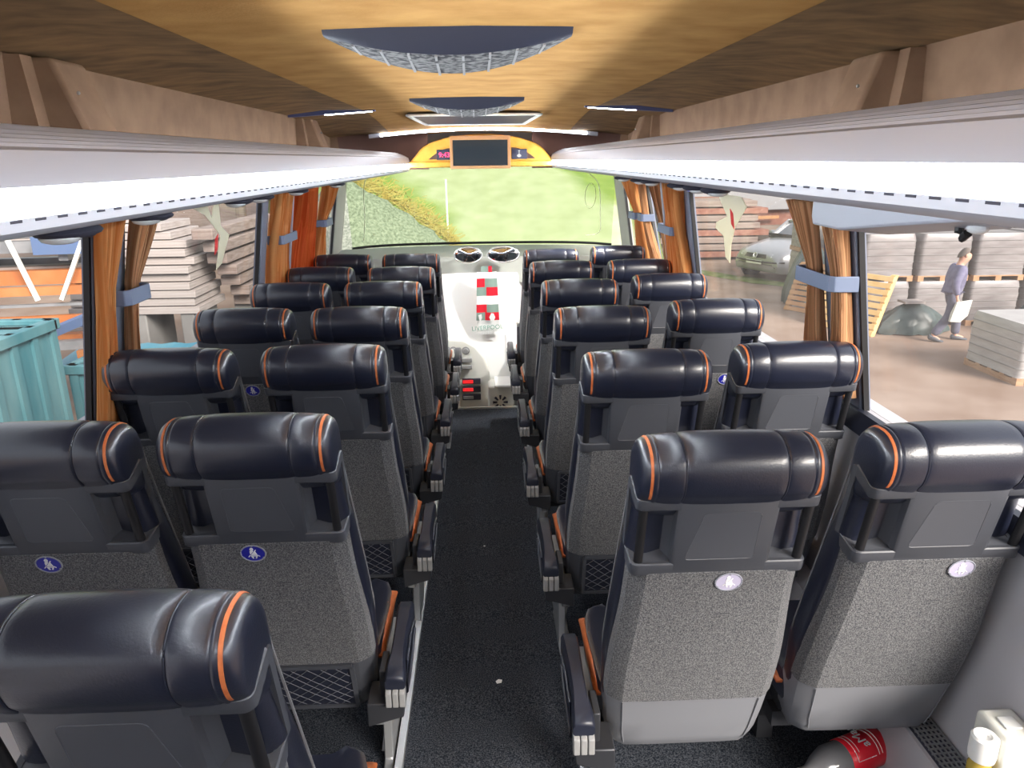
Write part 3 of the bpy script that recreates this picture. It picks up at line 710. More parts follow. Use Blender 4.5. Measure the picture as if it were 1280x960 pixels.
# ------------------------------------------------------------------ ceiling lights and vents
for sd, side in ((-1, 'left'), (1, 'right')):
    yy = 4.44 if sd > 0 else 4.60
    t = thing('ceiling_light', 'slim light strip across the ceiling over the %s luggage rack' % side, 'ceiling light', (0, yy, 0), 0, 'slim ceiling light strips')
    def zc(x): return 1.957 - (abs(x) - .66) * .045
    b = B(); b.hexa([(sd * .60, -.022, 1.945), (sd * .60, .022, 1.945), (sd * 1.12, .10, zc(1.12) - .018), (sd * 1.12, .056, zc(1.12) - .018)], [(sd * .60, -.022, 1.962), (sd * .60, .022, 1.962), (sd * 1.12, .10, zc(1.12) + .01), (sd * 1.12, .056, zc(1.12) + .01)])
    build('housing', b, mat('blue_grey_housing_' + side, (.10, .12, .26), rough=.4), t)
    b = B(); b.hexa([(sd * .62, -.015, 1.941), (sd * .62, .012, 1.941), (sd * .90, .052, zc(.9) - .020), (sd * .90, .026, zc(.9) - .020)], [(sd * .62, -.015, 1.947), (sd * .62, .012, 1.947), (sd * .90, .052, zc(.9) - .01), (sd * .90, .026, zc(.9) - .01)])
    build('diffuser', b, LED2, t)
t = thing('ceiling_light', 'curved light strip across the front bulkhead above the monitor', 'ceiling light', (0, 5.88, 0), 0, 'slim ceiling light strips')
def fz(x): return 1.877 - .042 * (x / .8) ** 2
xs = [-.86 + i * .086 for i in range(21)]
build('housing', B().loft([[(x + .03, -.02, fz(x)), (x + .03, .03, fz(x)), (x + .03, .03, fz(x) + .028), (x + .03, -.02, fz(x) + .028)] for x in xs]), RACKWHITE, t)
build('diffuser', B().loft([[(x + .03, -.026, fz(x) + .002), (x + .03, -.021, fz(x) + .002), (x + .03, -.021, fz(x) + .020), (x + .03, -.026, fz(x) + .020)] for x in xs[1:-1]]), LED2, t)

def roof_vent(xc, y, hw, label):
    t = thing('roof_vent', label, 'vent', (xc, y, 1.962), 0, 'navy ceiling vents')
    n = 24
    def h(x): return max(.0, 1 - (x / hw) ** 2)
    xs = [-hw + 2 * hw * i / n for i in range(n + 1)]
    build('hood', B().loft([[(x, -.02, .004), (x, -.005, -.010 - .02 * h(x)), (x, .01, -.014 - .040 * h(x)), (x, .02 + .02 * h(x), -.012 - .040 * h(x)), (x, .06, .01)] for x in xs]), NAVY, t, smooth=50)
    build('grille', B().loft([[(x, .010, -.0140 - .0385 * h(x)), (x, .02 + .03 * h(x), -.014 - .052 * h(x)), (x, .03 + .13 * h(x), -.014 - .066 * h(x)), (x, .04 + .22 * h(x), -.012 - .040 * h(x)), (x, .05 + .25 * h(x), .008), (x, .01, .008)] for x in xs]), VENTGRILLE, t, smooth=50)
    b = B()
    for k in range(1, 9):
        x = -hw + 2 * hw * k / 9
        b.bar((x, .012, -.0165 - .039 * h(x)), (x * .96, .03 + .13 * h(x), -.016 - .067 * h(x)), .006, .005)
    build('louvre', b, GREYCAP, t)
    return t
roof_vent(-.058, 1.90, .292, 'large navy lens-shaped ceiling vent with dusty grille nearest the camera')
roof_vent(-.055, 3.93, .285, 'smaller looking navy ceiling vent farther down the aisle')
# roof hatch
t = thing('roof_hatch', 'white framed roof hatch in the ceiling behind the far vent', 'roof hatch', (-.03, 5.15, 1.945))
b = B(); W_, D_ = .41, .30
for a, c in (((-W_, -D_), (W_, -D_)), ((W_, -D_), (W_ * .82, D_)), ((W_ * .82, D_), (-W_ * .82, D_)), ((-W_ * .82, D_), (-W_, -D_))):
    b.bar((a[0], a[1], -.012 - (a[1] + D_) * .05), (c[0], c[1], -.012 - (c[1] + D_) * .05), .028, .014)
build('frame', b, OFFWHITE, t, bev=.005)
build('lid', B().hexa([(-W_, -D_, -.012), (W_, -D_, -.012), (W_ * .82, D_, -.042), (-W_ * .82, D_, -.042)], [(-W_, -D_, -.0), (W_, -D_, -.0), (W_ * .82, D_, -.03), (-W_ * .82, D_, -.03)]), NAVY, t)

# ------------------------------------------------------------------ front bulkhead with monitor
BY = 5.93
t = thing('bulkhead_panel', 'mustard suede arched panel at the top of the windscreen around the monitor', 'panel', (0, BY, 0))
outer = [(-.575, 1.612)] + [(-.545 + .03 * (i / 6) - .0, 1.64 + .06 * i / 6) for i in range(1, 3)] + [(.012 - .50 * cos(R(a)), 1.690 + .165 * sin(R(a))) for a in range(10, 171, 8)] + [(.56, 1.66), (.60, 1.612)]
build('panel', B().prism(outer, 'y', 0, .05), YELLOWSUEDE, t, bev=.012, seg=3)
for sd in (-1, 1):
    eye = [(.012 + sd * .225, 1.672), (.012 + sd * .225, 1.755)] + [(.012 + sd * (.235 + .165 * k / 6), 1.755 - .075 * (k / 6) ** 1.8) for k in range(1, 7)] + [(.012 + sd * .41, 1.672)]
    e_ = build('recess', B().prism(eye, 'y', -.006, .0), mat('dark_brown_recess_%d' % (sd + 1), (.075, .035, .028), rough=.8), t)
    build('display', B().box(*sorted((.012 + sd * .23, .012 + sd * .345)), -.012, -.006, 1.668, 1.742), mat('navy_display_%d' % (sd + 1), (.015, .016, .045), rough=.25), e_)
cl = text('clock_digits', '9:43', .05, DIGIT, t, (-.275, -.0125, 1.703), (R(90), 0, 0), .0005)
b = B(); n = 12
b.prism([(.297 + .016 * cos(2 * pi * i / n), 1.693 + .011 * sin(2 * pi * i / n)) for i in range(n)], 'y', -.0135, -.012); b.box(.295, .299, -.0135, -.012, 1.70, 1.722); b.prism([(.288, 1.732), (.297, 1.722), (.306, 1.732)], 'y', -.0135, -.012)
build('symbol', b, CHROME, t)
build('lower_rail', B().box(-.56, .58, -.035, .0, 1.614, 1.655), YELLOWSUEDE, t, bev=.012, seg=3)
t = thing('monitor', 'black screened monitor in a tan frame hanging in the mustard panel', 'monitor', (.0, BY - .16, 0))
MX, MW = .000, .228
def mb(x0, x1, d0, d1, z0, z1):    # slab leaning with the screen (top forward)
    def p(x, d, z): return (x, d + (z - 1.60) * .16, z)
    return [p(x0, d0, z0), p(x1, d0, z0), p(x1, d1, z0), p(x0, d1, z0)], [p(x0, d0, z1), p(x1, d0, z1), p(x1, d1, z1), p(x0, d1, z1)]
build('casing', B().hexa(*mb(-.224, .224, .006, .06, 1.603, 1.838)), TANFRAME, t, bev=.008)
b = B(); b.hexa(*mb(-.226, .226, -.006, .012, 1.602, 1.624)); b.hexa(*mb(-.226, .226, -.006, .012, 1.808, 1.838)); b.hexa(*mb(-.226, -.204, -.006, .012, 1.62, 1.815)); b.hexa(*mb(.204, .226, -.006, .012, 1.62, 1.815))
build('frame', b, TANFRAME, t, bev=.004)
build('screen', B().hexa(*mb(-.205, .205, .0, .008, 1.622, 1.812)), SCREEN, t)
# brown panels closing the rack ends
for sd, n in ((-1, 61), (1, 62)):
    struct('trim_%d' % n, B().box(*sorted((sd * .40, sd * 1.15)), BY + .03, BY + .07, 1.60, 1.92), mat('plum_brown_panel_%d' % n, (.13, .065, .05), rough=.9), 'brown panel at the front end of the luggage rack')

# ------------------------------------------------------------------ windscreen
def ws(x, z, off=0):                       # curved, leaning glass
    return (x, 6.66 - .12 * (x / 1.1) ** 2 - (z - .95) * .22 + off, z)
xs = [-1.13 + 2.26 * i / 16 for i in range(17)]; zs = [.94, 1.2, 1.45, 1.72]
b = B()
for off in (0, .006):
    v0 = len(b.v); b.v += [ws(x, z, off) for z in zs for x in xs]
    for r in range(len(zs) - 1):
        for c in range(16): b.f.append((v0 + r * 17 + c, v0 + r * 17 + c + 1, v0 + (r + 1) * 17 + c + 1, v0 + (r + 1) * 17 + c))
struct('window_40', b, FRONT_GLASS, 'green tinted curved windscreen')
struct('trim_63', B().tube([ws(x, .962 - .018 * (abs(x) / 1.1) ** 6, -.012) for x in xs], .011, 8), GASKET, 'black rubber seal along the foot of the windscreen')
struct('trim_64', B().loft([[(x, ws(x, 1.70)[1] + dy, z) for dy, z in ((-.05, 1.63), (.03, 1.63), (.03, 2.02), (-.05, 2.02))] for x in xs]), WALLGREY, 'header over the windscreen')
o = build('oval_mark', B().tube([ws(.93 + .045 * cos(2 * pi * i / 28), 1.36 + .105 * sin(2 * pi * i / 28), -.006) for i in range(28)], .0028, 6, closed=True), mat('pale_green_ring', (.75, .85, .5), rough=.5))  # thin pale oval ring laid just inside the glass
tag(o, 'faint oval ring sticker at the right side of the windscreen', 'mark')
o = build('windscreen_lines', B().tube(spline([ws(x, z, -.008) for x, z in ((-1.03, 1.0), (-1.0, 1.2), (-.99, 1.40), (-.96, 1.52), (-.88, 1.60))], 5, False), .0035, 6).tube(spline([ws(x, z, -.008) for x, z in ((.80, 1.60), (.93, 1.53), (1.0, 1.43), (1.02, 1.2), (1.02, 1.05), (.9, 1.02))], 5, False), .0035, 6), mat('pale_line', (.85, .92, .66), rough=.4))  # thin pale curved lines near both windscreen edges
tag(o, None, None, None, 'structure'); o.name = 'trim_65'

# ------------------------------------------------------------------ dashboard
t = thing('dashboard', 'broad white coach dashboard with grey top under the windscreen', 'dashboard', (0, 0, 0))
def dz(x, z): return z
prof = [(6.62, .945), (6.30, .935), (6.12, .905), (6.06, .80), (6.06, .70), (6.62, .70)]
build('dash_top', B().loft([[(x, y - .10 * (x / 1.2) ** 2 * (1 if y < 6.5 else 2.2), z) for y, z in prof] for x in [-1.2 + .15 * i for i in range(17)]]), DASHGREY, t, smooth=40)
prof = [(6.08, .80), (6.03, .76), (5.98, .50), (5.90, .25), (5.82, .0), (5.80, -.20), (5.78, -.66), (6.5, -.66), (6.5, .80)]
build('fascia', B().loft([[(x, y + (dy if y < 6.4 else 0), z) for y, z in prof] for x, dy in ((-1.18, .16), (-.40, .16), (-.34, 0), (0, 0), (.28, 0), (.34, .16), (1.18, .16))]), WHITE, t, smooth=40)
# instrument console
def fy(z): return interp(z, [(-.66, 5.78), (-.2, 5.80), (0, 5.82), (.25, 5.90), (.5, 5.98), (.76, 6.03)])
con = [(-.32, -.5), (.02, -.5), (.04, -.15), (.035, .0), (.0, .13), (-.07, .22), (-.17, .275), (-.32, .28)]
c_ = build('console', B().loft([[(x, fy(z) - d, z) for x, z in con] for d in (-.01, .05)]), OFFWHITE, t, bev=.02, seg=3, smooth=50)
for x, z, s in ((-.155, .185, .032), (-.255, .19, .03)):
    build('knob', B().lathe([(.0, -.02), (s * .6, -.02), (s * .75, 0), (s, 0), (s, .012)], (x, fy(z) - .055, z), 'y', 20), GREYCAP, c_)
for x in (-.155, -.26):
    for z in (.115, .060): build('button', B().box(x - .05, x + .05, fy(z) - .075, fy(z) - .04, z - .016, z + .016), GREYCAP, c_, bev=.005)
for z, m_ in ((-.055, REDSW), (-.120, REDSW), (-.185, GREYCAP)):
    s_ = build('switch', B().box(-.19, -.04, fy(z) - .066, fy(z) - .04, z - .023, z + .023), SLOT, c_, bev=.004)
    build('switch_light', B().box(-.185, -.10, fy(z) - .072, fy(z) - .06, z - .014, z + .014), m_, s_, bev=.004)
for z in (-.06, -.13, -.19): build('switch', B().box(-.235, -.215, fy(z) - .066, fy(z) - .04, z - .02, z + .02), SLOT, c_, bev=.004)
# glove flap, step box with round vent
build('glove_flap', B().loft([[(x, fy(z) - d, z) for x, z in ((.17, .06), (.19, .035), (.28, .035), (.28, .30), (.17, .30))] for d in (-.01, .014)]), WHITE, t, bev=.01, seg=3)
s_ = build('step_box', B().box(.02, .235, 5.60, 5.84, -.66, -.055), OFFWHITE, t, bev=.015, seg=3)
q = B(); n = 8
for i in range(n):
    a = 2 * pi * i / n; q.hexa([(.115 + r * cos(a + w), 5.592, -.185 + r * sin(a + w)) for r, w in ((.025, -.18), (.060, -.17), (.060, .17), (.025, .18))], [(.115 + r * cos(a + w), 5.60, -.185 + r * sin(a + w)) for r, w in ((.025, -.18), (.060, -.17), (.060, .17), (.025, .18))])
build('round_vent', q, SLOT, s_)
build('step_lip', B().box(.07, .235, 5.57, 5.86, -.060, -.035), WHITE, s_, bev=.008)
# white lever and posts
o = build('control_lever', B().tube([(-.235, 5.60, -.66), (-.235, 5.60, -.12), (-.245, 5.63, .02), (-.262, 5.66, .24)], [.035, .03, .022, .017], 10), OFFWHITE)
tag(o, 'cream upright lever standing left of the instrument console', 'lever')
o = build('grab_post', B().loft([[(.262 + dx, 5.48 + dy, z) for dx, dy in ((-.016, -.02), (.016, -.02), (.016, .02), (-.016, .02))] for z in (-.2, .2, .455)]), mat('dark_grey_post', (.15, .15, .16), rough=.5), bev=.006)
tag(o, 'dark grey upright post beside the front right aisle seat', 'post')
build('cap', B().box(.244, .280, 5.458, 5.502, .455, .49), OFFWHITE, o, bev=.006)

# ------------------------------------------------------------------ mirrors and scarf
for k, (x, rx) in enumerate(((-.115, .110), (.163, .125))):
    t = thing('convex_mirror', 'oval convex mirror below the windscreen, ' + ('left of' if k == 0 else 'directly above') + ' the hanging scarf', 'mirror', (x, 5.90, .945), 0, 'oval convex mirrors')
    n = 28
    build('rim', B().tube([(rx * cos(2 * pi * i / n), 0, .062 * sin(2 * pi * i / n)) for i in range(n)], .006, 8, closed=True), CHROME, t)
    build('glass', B().ell((0, .004, 0), (rx, .022, .062), 28, 14), MIRROR, t, smooth=80)
    build('stem', B().tube([(0, .02, .0), (0, .10, .0), (0, .17, -.05)], .009, 8), DARKSTEEL, t)
t = thing('knitted_scarf', 'red white and green knitted scarf hanging below the oval mirrors', 'scarf', (.03, 5.86, 0))
def scarf_bit(x0, x1, z0, z1, m_):
    def sp(x, z): return (x, -.006 * sin(x * 60) - .02 * (z - .6), z)
    xs_ = [x0 + (x1 - x0) * i / 6 for i in range(7)]
    def sx(x, z): return x * (1 + .22 * (.86 - z) / .5)
    build('knit_panel', B().loft([[sp(sx(x, z0), z0), sp(sx(x, z1), z1), (sx(x, z1), sp(x, z1)[1] + .012, z1), (sx(x, z0), sp(x, z0)[1] + .012, z0)] for x in xs_]), m_, t)
rows = [(.862, .815, SCARFGREEN, SCARFRED), (.815, .765, SCARFWHITE, SCARFWHITE), (.765, .695, SCARFRED, SCARFGREEN), (.695, .625, SCARFGREEN, SCARFRED), (.625, .555, SCARFWHITE, SCARFWHITE), (.555, .490, SCARFRED, SCARFGREEN), (.490, .425, SCARFGREEN, SCARFRED), (.425, .33, SCARFWHITE, SCARFWHITE)]
for k, (z1, z0, a, c) in enumerate(rows):
    if k == 0: scarf_bit(-.045, .012, z0, z1, a); scarf_bit(.012, .04, z0, z1, c)
    elif a is c: scarf_bit(-.075, .075, z0, z1, a)
    else:
        m0 = -.018 + .012 * (k % 2); scarf_bit(-.078, m0, z0, z1, a); scarf_bit(m0, .078, z0, z1, c)
build('emblem', B().prism([(.012, .452), (.028, .485), (.048, .482), (.060, .452), (.048, .425), (.036, .412), (.022, .428)], 'y', -.016, -.008), SCARFWHITE, t)
build('emblem', B().prism([(-.075, .470), (-.050, .478), (-.045, .45), (-.062, .418), (-.07, .44)], 'y', -.016, -.008), SCARFWHITE, t)
b = B()
for i in range(16):
    x = -.105 + i * .013; b.tube([(x * .9, -.006, .335), (x, -.008, .315)], .003, 5)
build('fringe', b, SCARFWHITE, t)
text('lettering', 'LIVERPOOL', .050, SCARFPALE, t, (-.005, -.016, .368), (R(90), R(-4), 0), .001)

# ------------------------------------------------------------------ curtains
def curtain(sd, zpts, n, label, m_, tie=None, group='side window curtains', depth=.026, seed=0, off=.045):
    """zpts: (z, y_start, y_end) from top to bottom; pleats run along y"""
    rnd = random.Random(seed); ph = [rnd.uniform(-.5, .5) for _ in range(40)]
    rings = []; NZ = 22; NT = n * 8
    zt, zb = zpts[0][0], zpts[-1][0]
    tab0 = [(z, a) for z, a, c in reversed(zpts)]; tab1 = [(z, c) for z, a, c in reversed(zpts)]
    for i in range(NZ + 1):
        z = zb + (zt - zb) * i / NZ; a, c = interp(z, tab0), interp(z, tab1)
        wdt = abs(c - a); dep = depth * min(1.3, .45 + wdt * 3.2)
        ring = []
        for k in range(NT + 1):
            u = k / NT; q = u * n; s_ = sin(2 * pi * q + ph[int(q) % 40] * 1.2 + .6 * sin(z * 7 + seed))
            x = wall_x(z) - off - dep * s_ - .25 * dep * sin(4 * pi * q)
            ring.append((sd * x, a + (c - a) * u, z))
        rings.append(ring)
    b = B().loft(rings, cap=False, closed=False)
    o = build('curtain', b, m_, smooth=80, solid=.003)
    uvl = o.data.uv_layers.new(name='cloth'); per = NT + 1
    for lp in o.data.loops:
        v = lp.vertex_index; uvl.data[lp.index].uv = ((v % per) / NT * n * .2 + seed * 1.37, (v // per) / NZ)
    tag(o, label, 'curtain', group)
    return o
def tie(sd, y0, y1, z, label, h=.05):
    xx = wall_x(z) - .05
    pts = [(sd * (xx + .04), y0), (sd * (xx - .035), y0 + .004), (sd * (xx - .05), y0 + .02), (sd * (xx - .05), y1 - .02), (sd * (xx - .035), y1 - .004), (sd * (xx + .04), y1)]
    b = B(); rings = []
    for x, y in pts: rings.append([(x, y, z - h / 2), (x, y, z + h / 2), (x + sd * .006, y + (.006 if y < (y0 + y1) / 2 else -.006), z + h / 2), (x + sd * .006, y + (.006 if y < (y0 + y1) / 2 else -.006), z - h / 2)])
    o = build('curtain_tie', B().loft(rings), BANDGREY, bev=.003)
    return tag(o, label, 'curtain tie', 'curtain ties')
# right wall
curtain(1, [(1.52, 2.51, 2.69), (1.31, 2.48, 2.545), (1.25, 2.48, 2.54), (.90, 2.46, 2.62)], 5, 'brown striped curtain left of the first right window pillar', CURTAIN_BR, seed=1)
curtain(1, [(1.52, 2.275, 2.42), (1.31, 2.275, 2.355), (1.25, 2.275, 2.355), (.90, 2.27, 2.39)], 6, 'brown striped curtain right of the first right window pillar', CURTAIN_BR, seed=2)
tie(1, 2.265, 2.56, 1.28, 'wide blue grey tie around the two brown curtains at right')
curtain(1, [(1.52, 4.25, 4.55), (1.25, 4.30, 4.60), (.90, 4.20, 4.66)], 7, 'orange curtain with pleats behind the seats right of the light post', CURTAIN, seed=3)
tie(1, 4.36, 4.70, 1.25, 'blue grey tie around the pleated orange curtain on the right')
curtain(1, [(1.52, 4.78, 4.98), (1.30, 4.74, 4.82), (1.20, 4.70, 4.78), (.90, 4.70, 4.78)], 3, 'narrow brown curtain edge left of the right light post', CURTAIN_BR, seed=4)
curtain(1, [(1.52, 5.22, 5.33), (1.26, 5.20, 5.30), (.90, 4.92, 5.16)], 3, 'pale curtain right of the slanted right post', CURTAIN_BR, seed=5)
tie(1, 5.16, 5.32, 1.27, 'small grey tie right of the slanted right post')
curtain(1, [(1.52, 5.55, 6.00), (1.30, 5.48, 5.62), (1.24, 5.46, 5.60), (.90, 5.36, 5.66)], 5, 'orange curtain between the slanted right post and the windscreen', CURTAIN, seed=6)
tie(1, 5.46, 5.66, 1.26, 'small grey tie on the orange curtain nearest the windscreen at right')
# left wall
curtain(-1, [(1.51, 2.265, 2.41), (1.30, 2.265, 2.335), (1.24, 2.265, 2.335), (.86, 2.26, 2.35)], 5, 'bright orange curtain at the left edge of the first left pillar', CURTAIN, seed=7)
curtain(-1, [(1.51, 2.50, 2.67), (1.30, 2.46, 2.51), (1.24, 2.46, 2.50), (.86, 2.45, 2.53)], 5, 'tan striped curtain right of the first left window pillar', CURTAIN_BR, seed=8)
tie(-1, 2.33, 2.51, 1.265, 'wide blue grey tie on the first left window pillar')
curtain(-1, [(1.51, 4.20, 4.50), (1.25, 4.20, 4.48), (.90, 4.18, 4.56)], 6, 'tan and orange curtain at the second left pillar', CURTAIN, seed=9)
tie(-1, 4.22, 4.56, 1.25, 'blue grey tie on the curtain of the second left pillar')
curtain(-1, [(1.51, 4.66, 5.16), (1.25, 4.62, 5.22), (.90, 4.58, 5.30)], 7, 'deep rust curtain beside the light post on the left', CURTAIN_RED, seed=10)
curtain(-1, [(1.51, 5.52, 5.98), (1.26, 5.42, 5.56), (1.22, 5.40, 5.55), (.90, 5.30, 5.66)], 5, 'bright orange curtain nearest the windscreen on the left', CURTAIN, seed=11)
tie(-1, 5.40, 5.66, 1.245, 'small grey tie on the left curtain nearest the windscreen')
for sd, n in ((1, 66), (-1, 67)):
    struct('trim_%d' % n, B().tube([(sd * (wall_x(z) - .055), y, z) for z, y in ((1.53, 4.62 if sd > 0 else 4.53), (.88, 4.66 if sd > 0 else 4.56))], .014, 10), RACKGREY, 'light grey round post by the %s windows' % ('right' if sd > 0 else 'left'))
# reflections of cloth in the side windows, modelled as thin ivory shapes
for sd, lab, pts, red in ((1, 'ivory and red cloth reflection modelled as a sheet in the right side window', [(3.62, 1.50), (3.50, 1.40), (3.68, 1.36), (3.70, 1.33), (3.58, 1.30), (3.58, 1.20), (3.52, 1.18), (3.48, 1.27), (3.40, 1.36), (3.22, 1.46), (3.28, 1.50)], (3.42, 1.40)),
                          (-1, 'ivory and red cloth reflection modelled as a sheet in the left side window', [(3.05, 1.50), (3.20, 1.46), (3.30, 1.41), (3.40, 1.36), (3.36, 1.21), (3.43, 1.23), (3.52, 1.35), (3.40, 1.40), (3.36, 1.50), (3.30, 1.50), (3.28, 1.44), (3.22, 1.50)], (3.34, 1.33))):
    o = build('reflection', B().loft([[(sd * (wall_x(z) - .02 - d), y, z) for y, z in pts] for d in (0, .003)]), REFLIVORY, smooth=0)
    tag(o, lab, 'reflection')
    y, z = red; build('patch', B().hexa(*[[(sd * (wall_x(zz) - .0245 - d), yy, zz) for yy, zz in ((y - .018, z - .05), (y + .018, z - .03), (y + .018, z + .04), (y - .018, z + .02))] for d in (0, .002)]), REFLRED, o)

# ------------------------------------------------------------------ lower right corner: heater duct, bottle, wall box
t = thing('heater_duct', 'grey heater duct with a dark mesh grille along the right wall', 'heater', (1.12, 0, 0))
build('casing', B().loft([[(.048, y, -.098 - .0143 * max(0, y - 1.43)), (.054, y, .118), (.135, y, .125), (.135, y, -.098 - .0143 * max(0, y - 1.43))] for y in (1.31, 1.43, 5.3)]), WALLGREY, t, smooth=30)
gr = build('grille', B().hexa([(.064, 1.49, .119), (.134, 1.49, .124), (.134, 1.70, .124), (.064, 1.70, .119)], [(.064, 1.49, .1275), (.134, 1.49, .132), (.134, 1.70, .132), (.064, 1.70, .1275)]), SLOT, t)
b = B()
for i in range(6):
    x = .068 + i * .0125; b.bar((x, 1.49, .1285 + (x - .045) * .07), (x, 1.70, .1285 + (x - .045) * .07), .004, .004)
for j in range(13):
    y = 1.497 + j * .0165; b.bar((.064, y, .1295), (.134, y, .1345), .004, .004)
build('mesh', b, STEELGREY, gr)
t = thing('wall_socket_box', 'cream plastic box fixed to the right wall near the floor', 'box', (1.215, 1.375, .31))
build('body', B().box(-.045, .044, -.055, .055, -.10, .085), OFFWHITE, t, bev=.012, seg=3)
build('button', B().box(-.02, .02, -.02, .02, .085, .090), WHITE, t, bev=.004)
t = thing('air_freshener', 'white capped bottle of yellow liquid plugged into the cream wall box', 'air freshener', (1.139, 1.345, .318)); t.scale = (.82, .82, .82)
build('flask', B().lathe([(0, -.085), (.028, -.085), (.031, -.07), (.031, -.01), (.02, .012), (.014, .02)], n=20), YELLOWOIL, t)
build('cap', B().lathe([(0.012, .012), (.034, .016), (.036, .03), (.036, .085), (.030, .092), (.018, .090), (.014, .082), (0, .082)], n=24), WHITE, t, smooth=40)
# red label bottle lying under the rear right seats
t = thing('drink_bottle', 'clear plastic bottle with a red label lying under the rear right seats', 'bottle', (1.02, 1.730, -.0445))
t.rotation_euler = (0, 0, R(20)); t.scale = (1.22, 1.22, 1.22)
def bl(prof): return B().lathe(prof, (0, 0, 0), 'x', 28)
build('flask', bl([(.0, -.115), (.014, -.115), (.015, -.09), (.028, -.065), (.043, -.03), (.0435, .0), (.0435, .17), (.041, .19), (.030, .203), (0, .198)]), PET, t, smooth=50)
lb = build('label', bl([(.0435, .015), (.0447, .016), (.0447, .130), (.0435, .131)]), COLA, t, smooth=60)
build('cap', bl([(.0, -.135), (.014, -.135), (.0155, -.132), (.0155, -.108), (.0, -.108)]), WHITE, t)
def wrapx(x, s, r=.0452):            # s: arc position around the bottle, 0 = up
    a = s / r; return (x, -r * sin(a), r * cos(a))
b = B()
for (x0, s0), (x1, s1) in (((.03, -.03), (.03, .05)), ((.03, .05), (.085, .05)), ((.095, -.04), (.095, .05)), ((.105, -.04), (.105, .05)), ((.040, -.03), (.040, .03))):
    b.tube([wrapx(x0 + (x1 - x0) * k / 8, s0 + (s1 - s0) * k / 8) for k in range(9)], .0009, 4)
build('label_lines', b, BADGEWHITE, lb)
tx = text('lettering', 'aMar', .034, BADGEWHITE, lb, (.066, .005, .0455), (0, 0, R(90)), .0006)
# a little debris on the aisle carpet
for k, (x, y) in enumerate(((.025, 2.20), (-.02, 3.20))):
    o = build('paper_scrap', B().prism([(0, 0), (.016, .004), (.019, .018), (.006, .022), (-.004, .012)] if k == 0 else [(0, 0), (.008, .001), (.006, .007), (-.002, .006)], 'z', 0, .0015), WHITE, None, (x, y, floor_z(y) + .0005))
    tag(o, ('pale paper scrap on the aisle carpet by the second row', 'tiny pale scrap on the aisle carpet farther forward')[k], 'scrap')

for sd in (-1, 1):  # added spot lamps at the front reading lights to brighten the dashboard
    l = bpy.data.lights.new('dash_fill_spot', 'SPOT'); l.energy = 88; l.spot_size = R(66); l.spot_blend = .6; l.shadow_soft_size = .05; l.color = (1., .98, .94)
    lo = bpy.data.objects.new('dash_fill_spot', l); COL.objects.link(lo); lo.location = (sd * .97, 5.17, 1.505)
    from mathutils import Vector
    lo.rotation_euler = (Vector((-.02 - sd * .12, 5.80, .16)) - lo.location).to_track_quat('-Z', 'Y').to_euler()

# ------------------------------------------------------------------ outside: yard, bank
struct('ground', B().box(-60, 60, -30, 90, GZ - .3, GZ), DIRT, 'dusty pinkish brown dirt yard outside')
def bank_z(x, y):
    t = max(0, y - 9.5); z = GZ - .05 + .36 * t if t < 6 else GZ - .05 + 2.16 + .30 * (t - 6)
    return z + .10 * sin(x * 1.3 + y * .7) * min(1, t)
BX0, BX1 = -7., 5.6
b = B(); nx, ny = 40, 50
for j in range(ny + 1):
    y = 9.5 + 40 * (j / ny) ** 1.5
    for i in range(nx + 1):
        s = (y - 9.5); q = i / nx; x = (-.285 + .53 * q) * y; ed = min(1, q / .06, (1 - q) / .10)
        b.v.append((x, y, GZ - .05 + (bank_z(x, y) - GZ + .05) * ed))
for j in range(ny):
    for i in range(nx):
        a = j * (nx + 1) + i; b.f.append((a, a + 1, a + nx + 2, a + nx + 1))
struct('ground_bank', b, BANK, 'green grassy bank with a pale mossy track ahead of the windscreen', smooth=80)
# gravel heap
rnd = random.Random(5)
CREST = [(-3.2, -.2), (-2.75, 1.0), (-2.3, 1.42), (-1.94, 1.30), (-1.3, .93), (-.56, .40), (-.1, -.15), (.3, -.9)]
b = B(); rings = []
for i in range(36):
    x = -3.2 + 3.5 * i / 35; c = interp(x, CREST); g = GZ + .0
    rings.append([(x + rnd.uniform(-.02, .02), yy, max(g, g + (c - g) * k) + rnd.uniform(-.03, .03) * (k > 0)) for yy, k in ((10.2, 0), (10.6, .26), (11.0, .52), (11.4, .74), (11.8, .93), (12.05, 1.), (12.3, .97), (12.7, .80), (13.1, .5), (13.5, 0))])
o = build('gravel_heap', b.loft(rings), GRAVEL, smooth=80)
tag(o, 'grey gravel heap seen through the lower left of the windscreen', 'gravel heap', None, 'stuff')
# dry straw along the crest of the heap
b = B()
for i in range(1700):
    x = -2.25 + 2.1 * rnd.random() ** .9; q = abs(rnd.gauss(0, .16)); y = 12.15 + q * 1.2; z = interp(x, CREST) + .02 + q * .75 * min(1, (-x) / 1.0) + rnd.uniform(-.06, .02)
    a = rnd.uniform(0, pi); l = rnd.uniform(.06, .22); dzz = rnd.uniform(-.5, .7) * l
    b.bar((x, y, z), (x + l * cos(a), y + l * sin(a) * .5, z + dzz), .012, .007)
o = build('straw', b, STRAW, smooth=0); tag(o, 'strewn dry yellow straw between the gravel heap and the grass', 'straw', None, 'stuff')
o = build('marker_pole', B().tube([(-.585, 12.7, -.9), (-.60, 12.7, 1.36)], .016, 8), WHITE)
tag(o, 'thin white marker pole standing in front of the straw', 'pole')

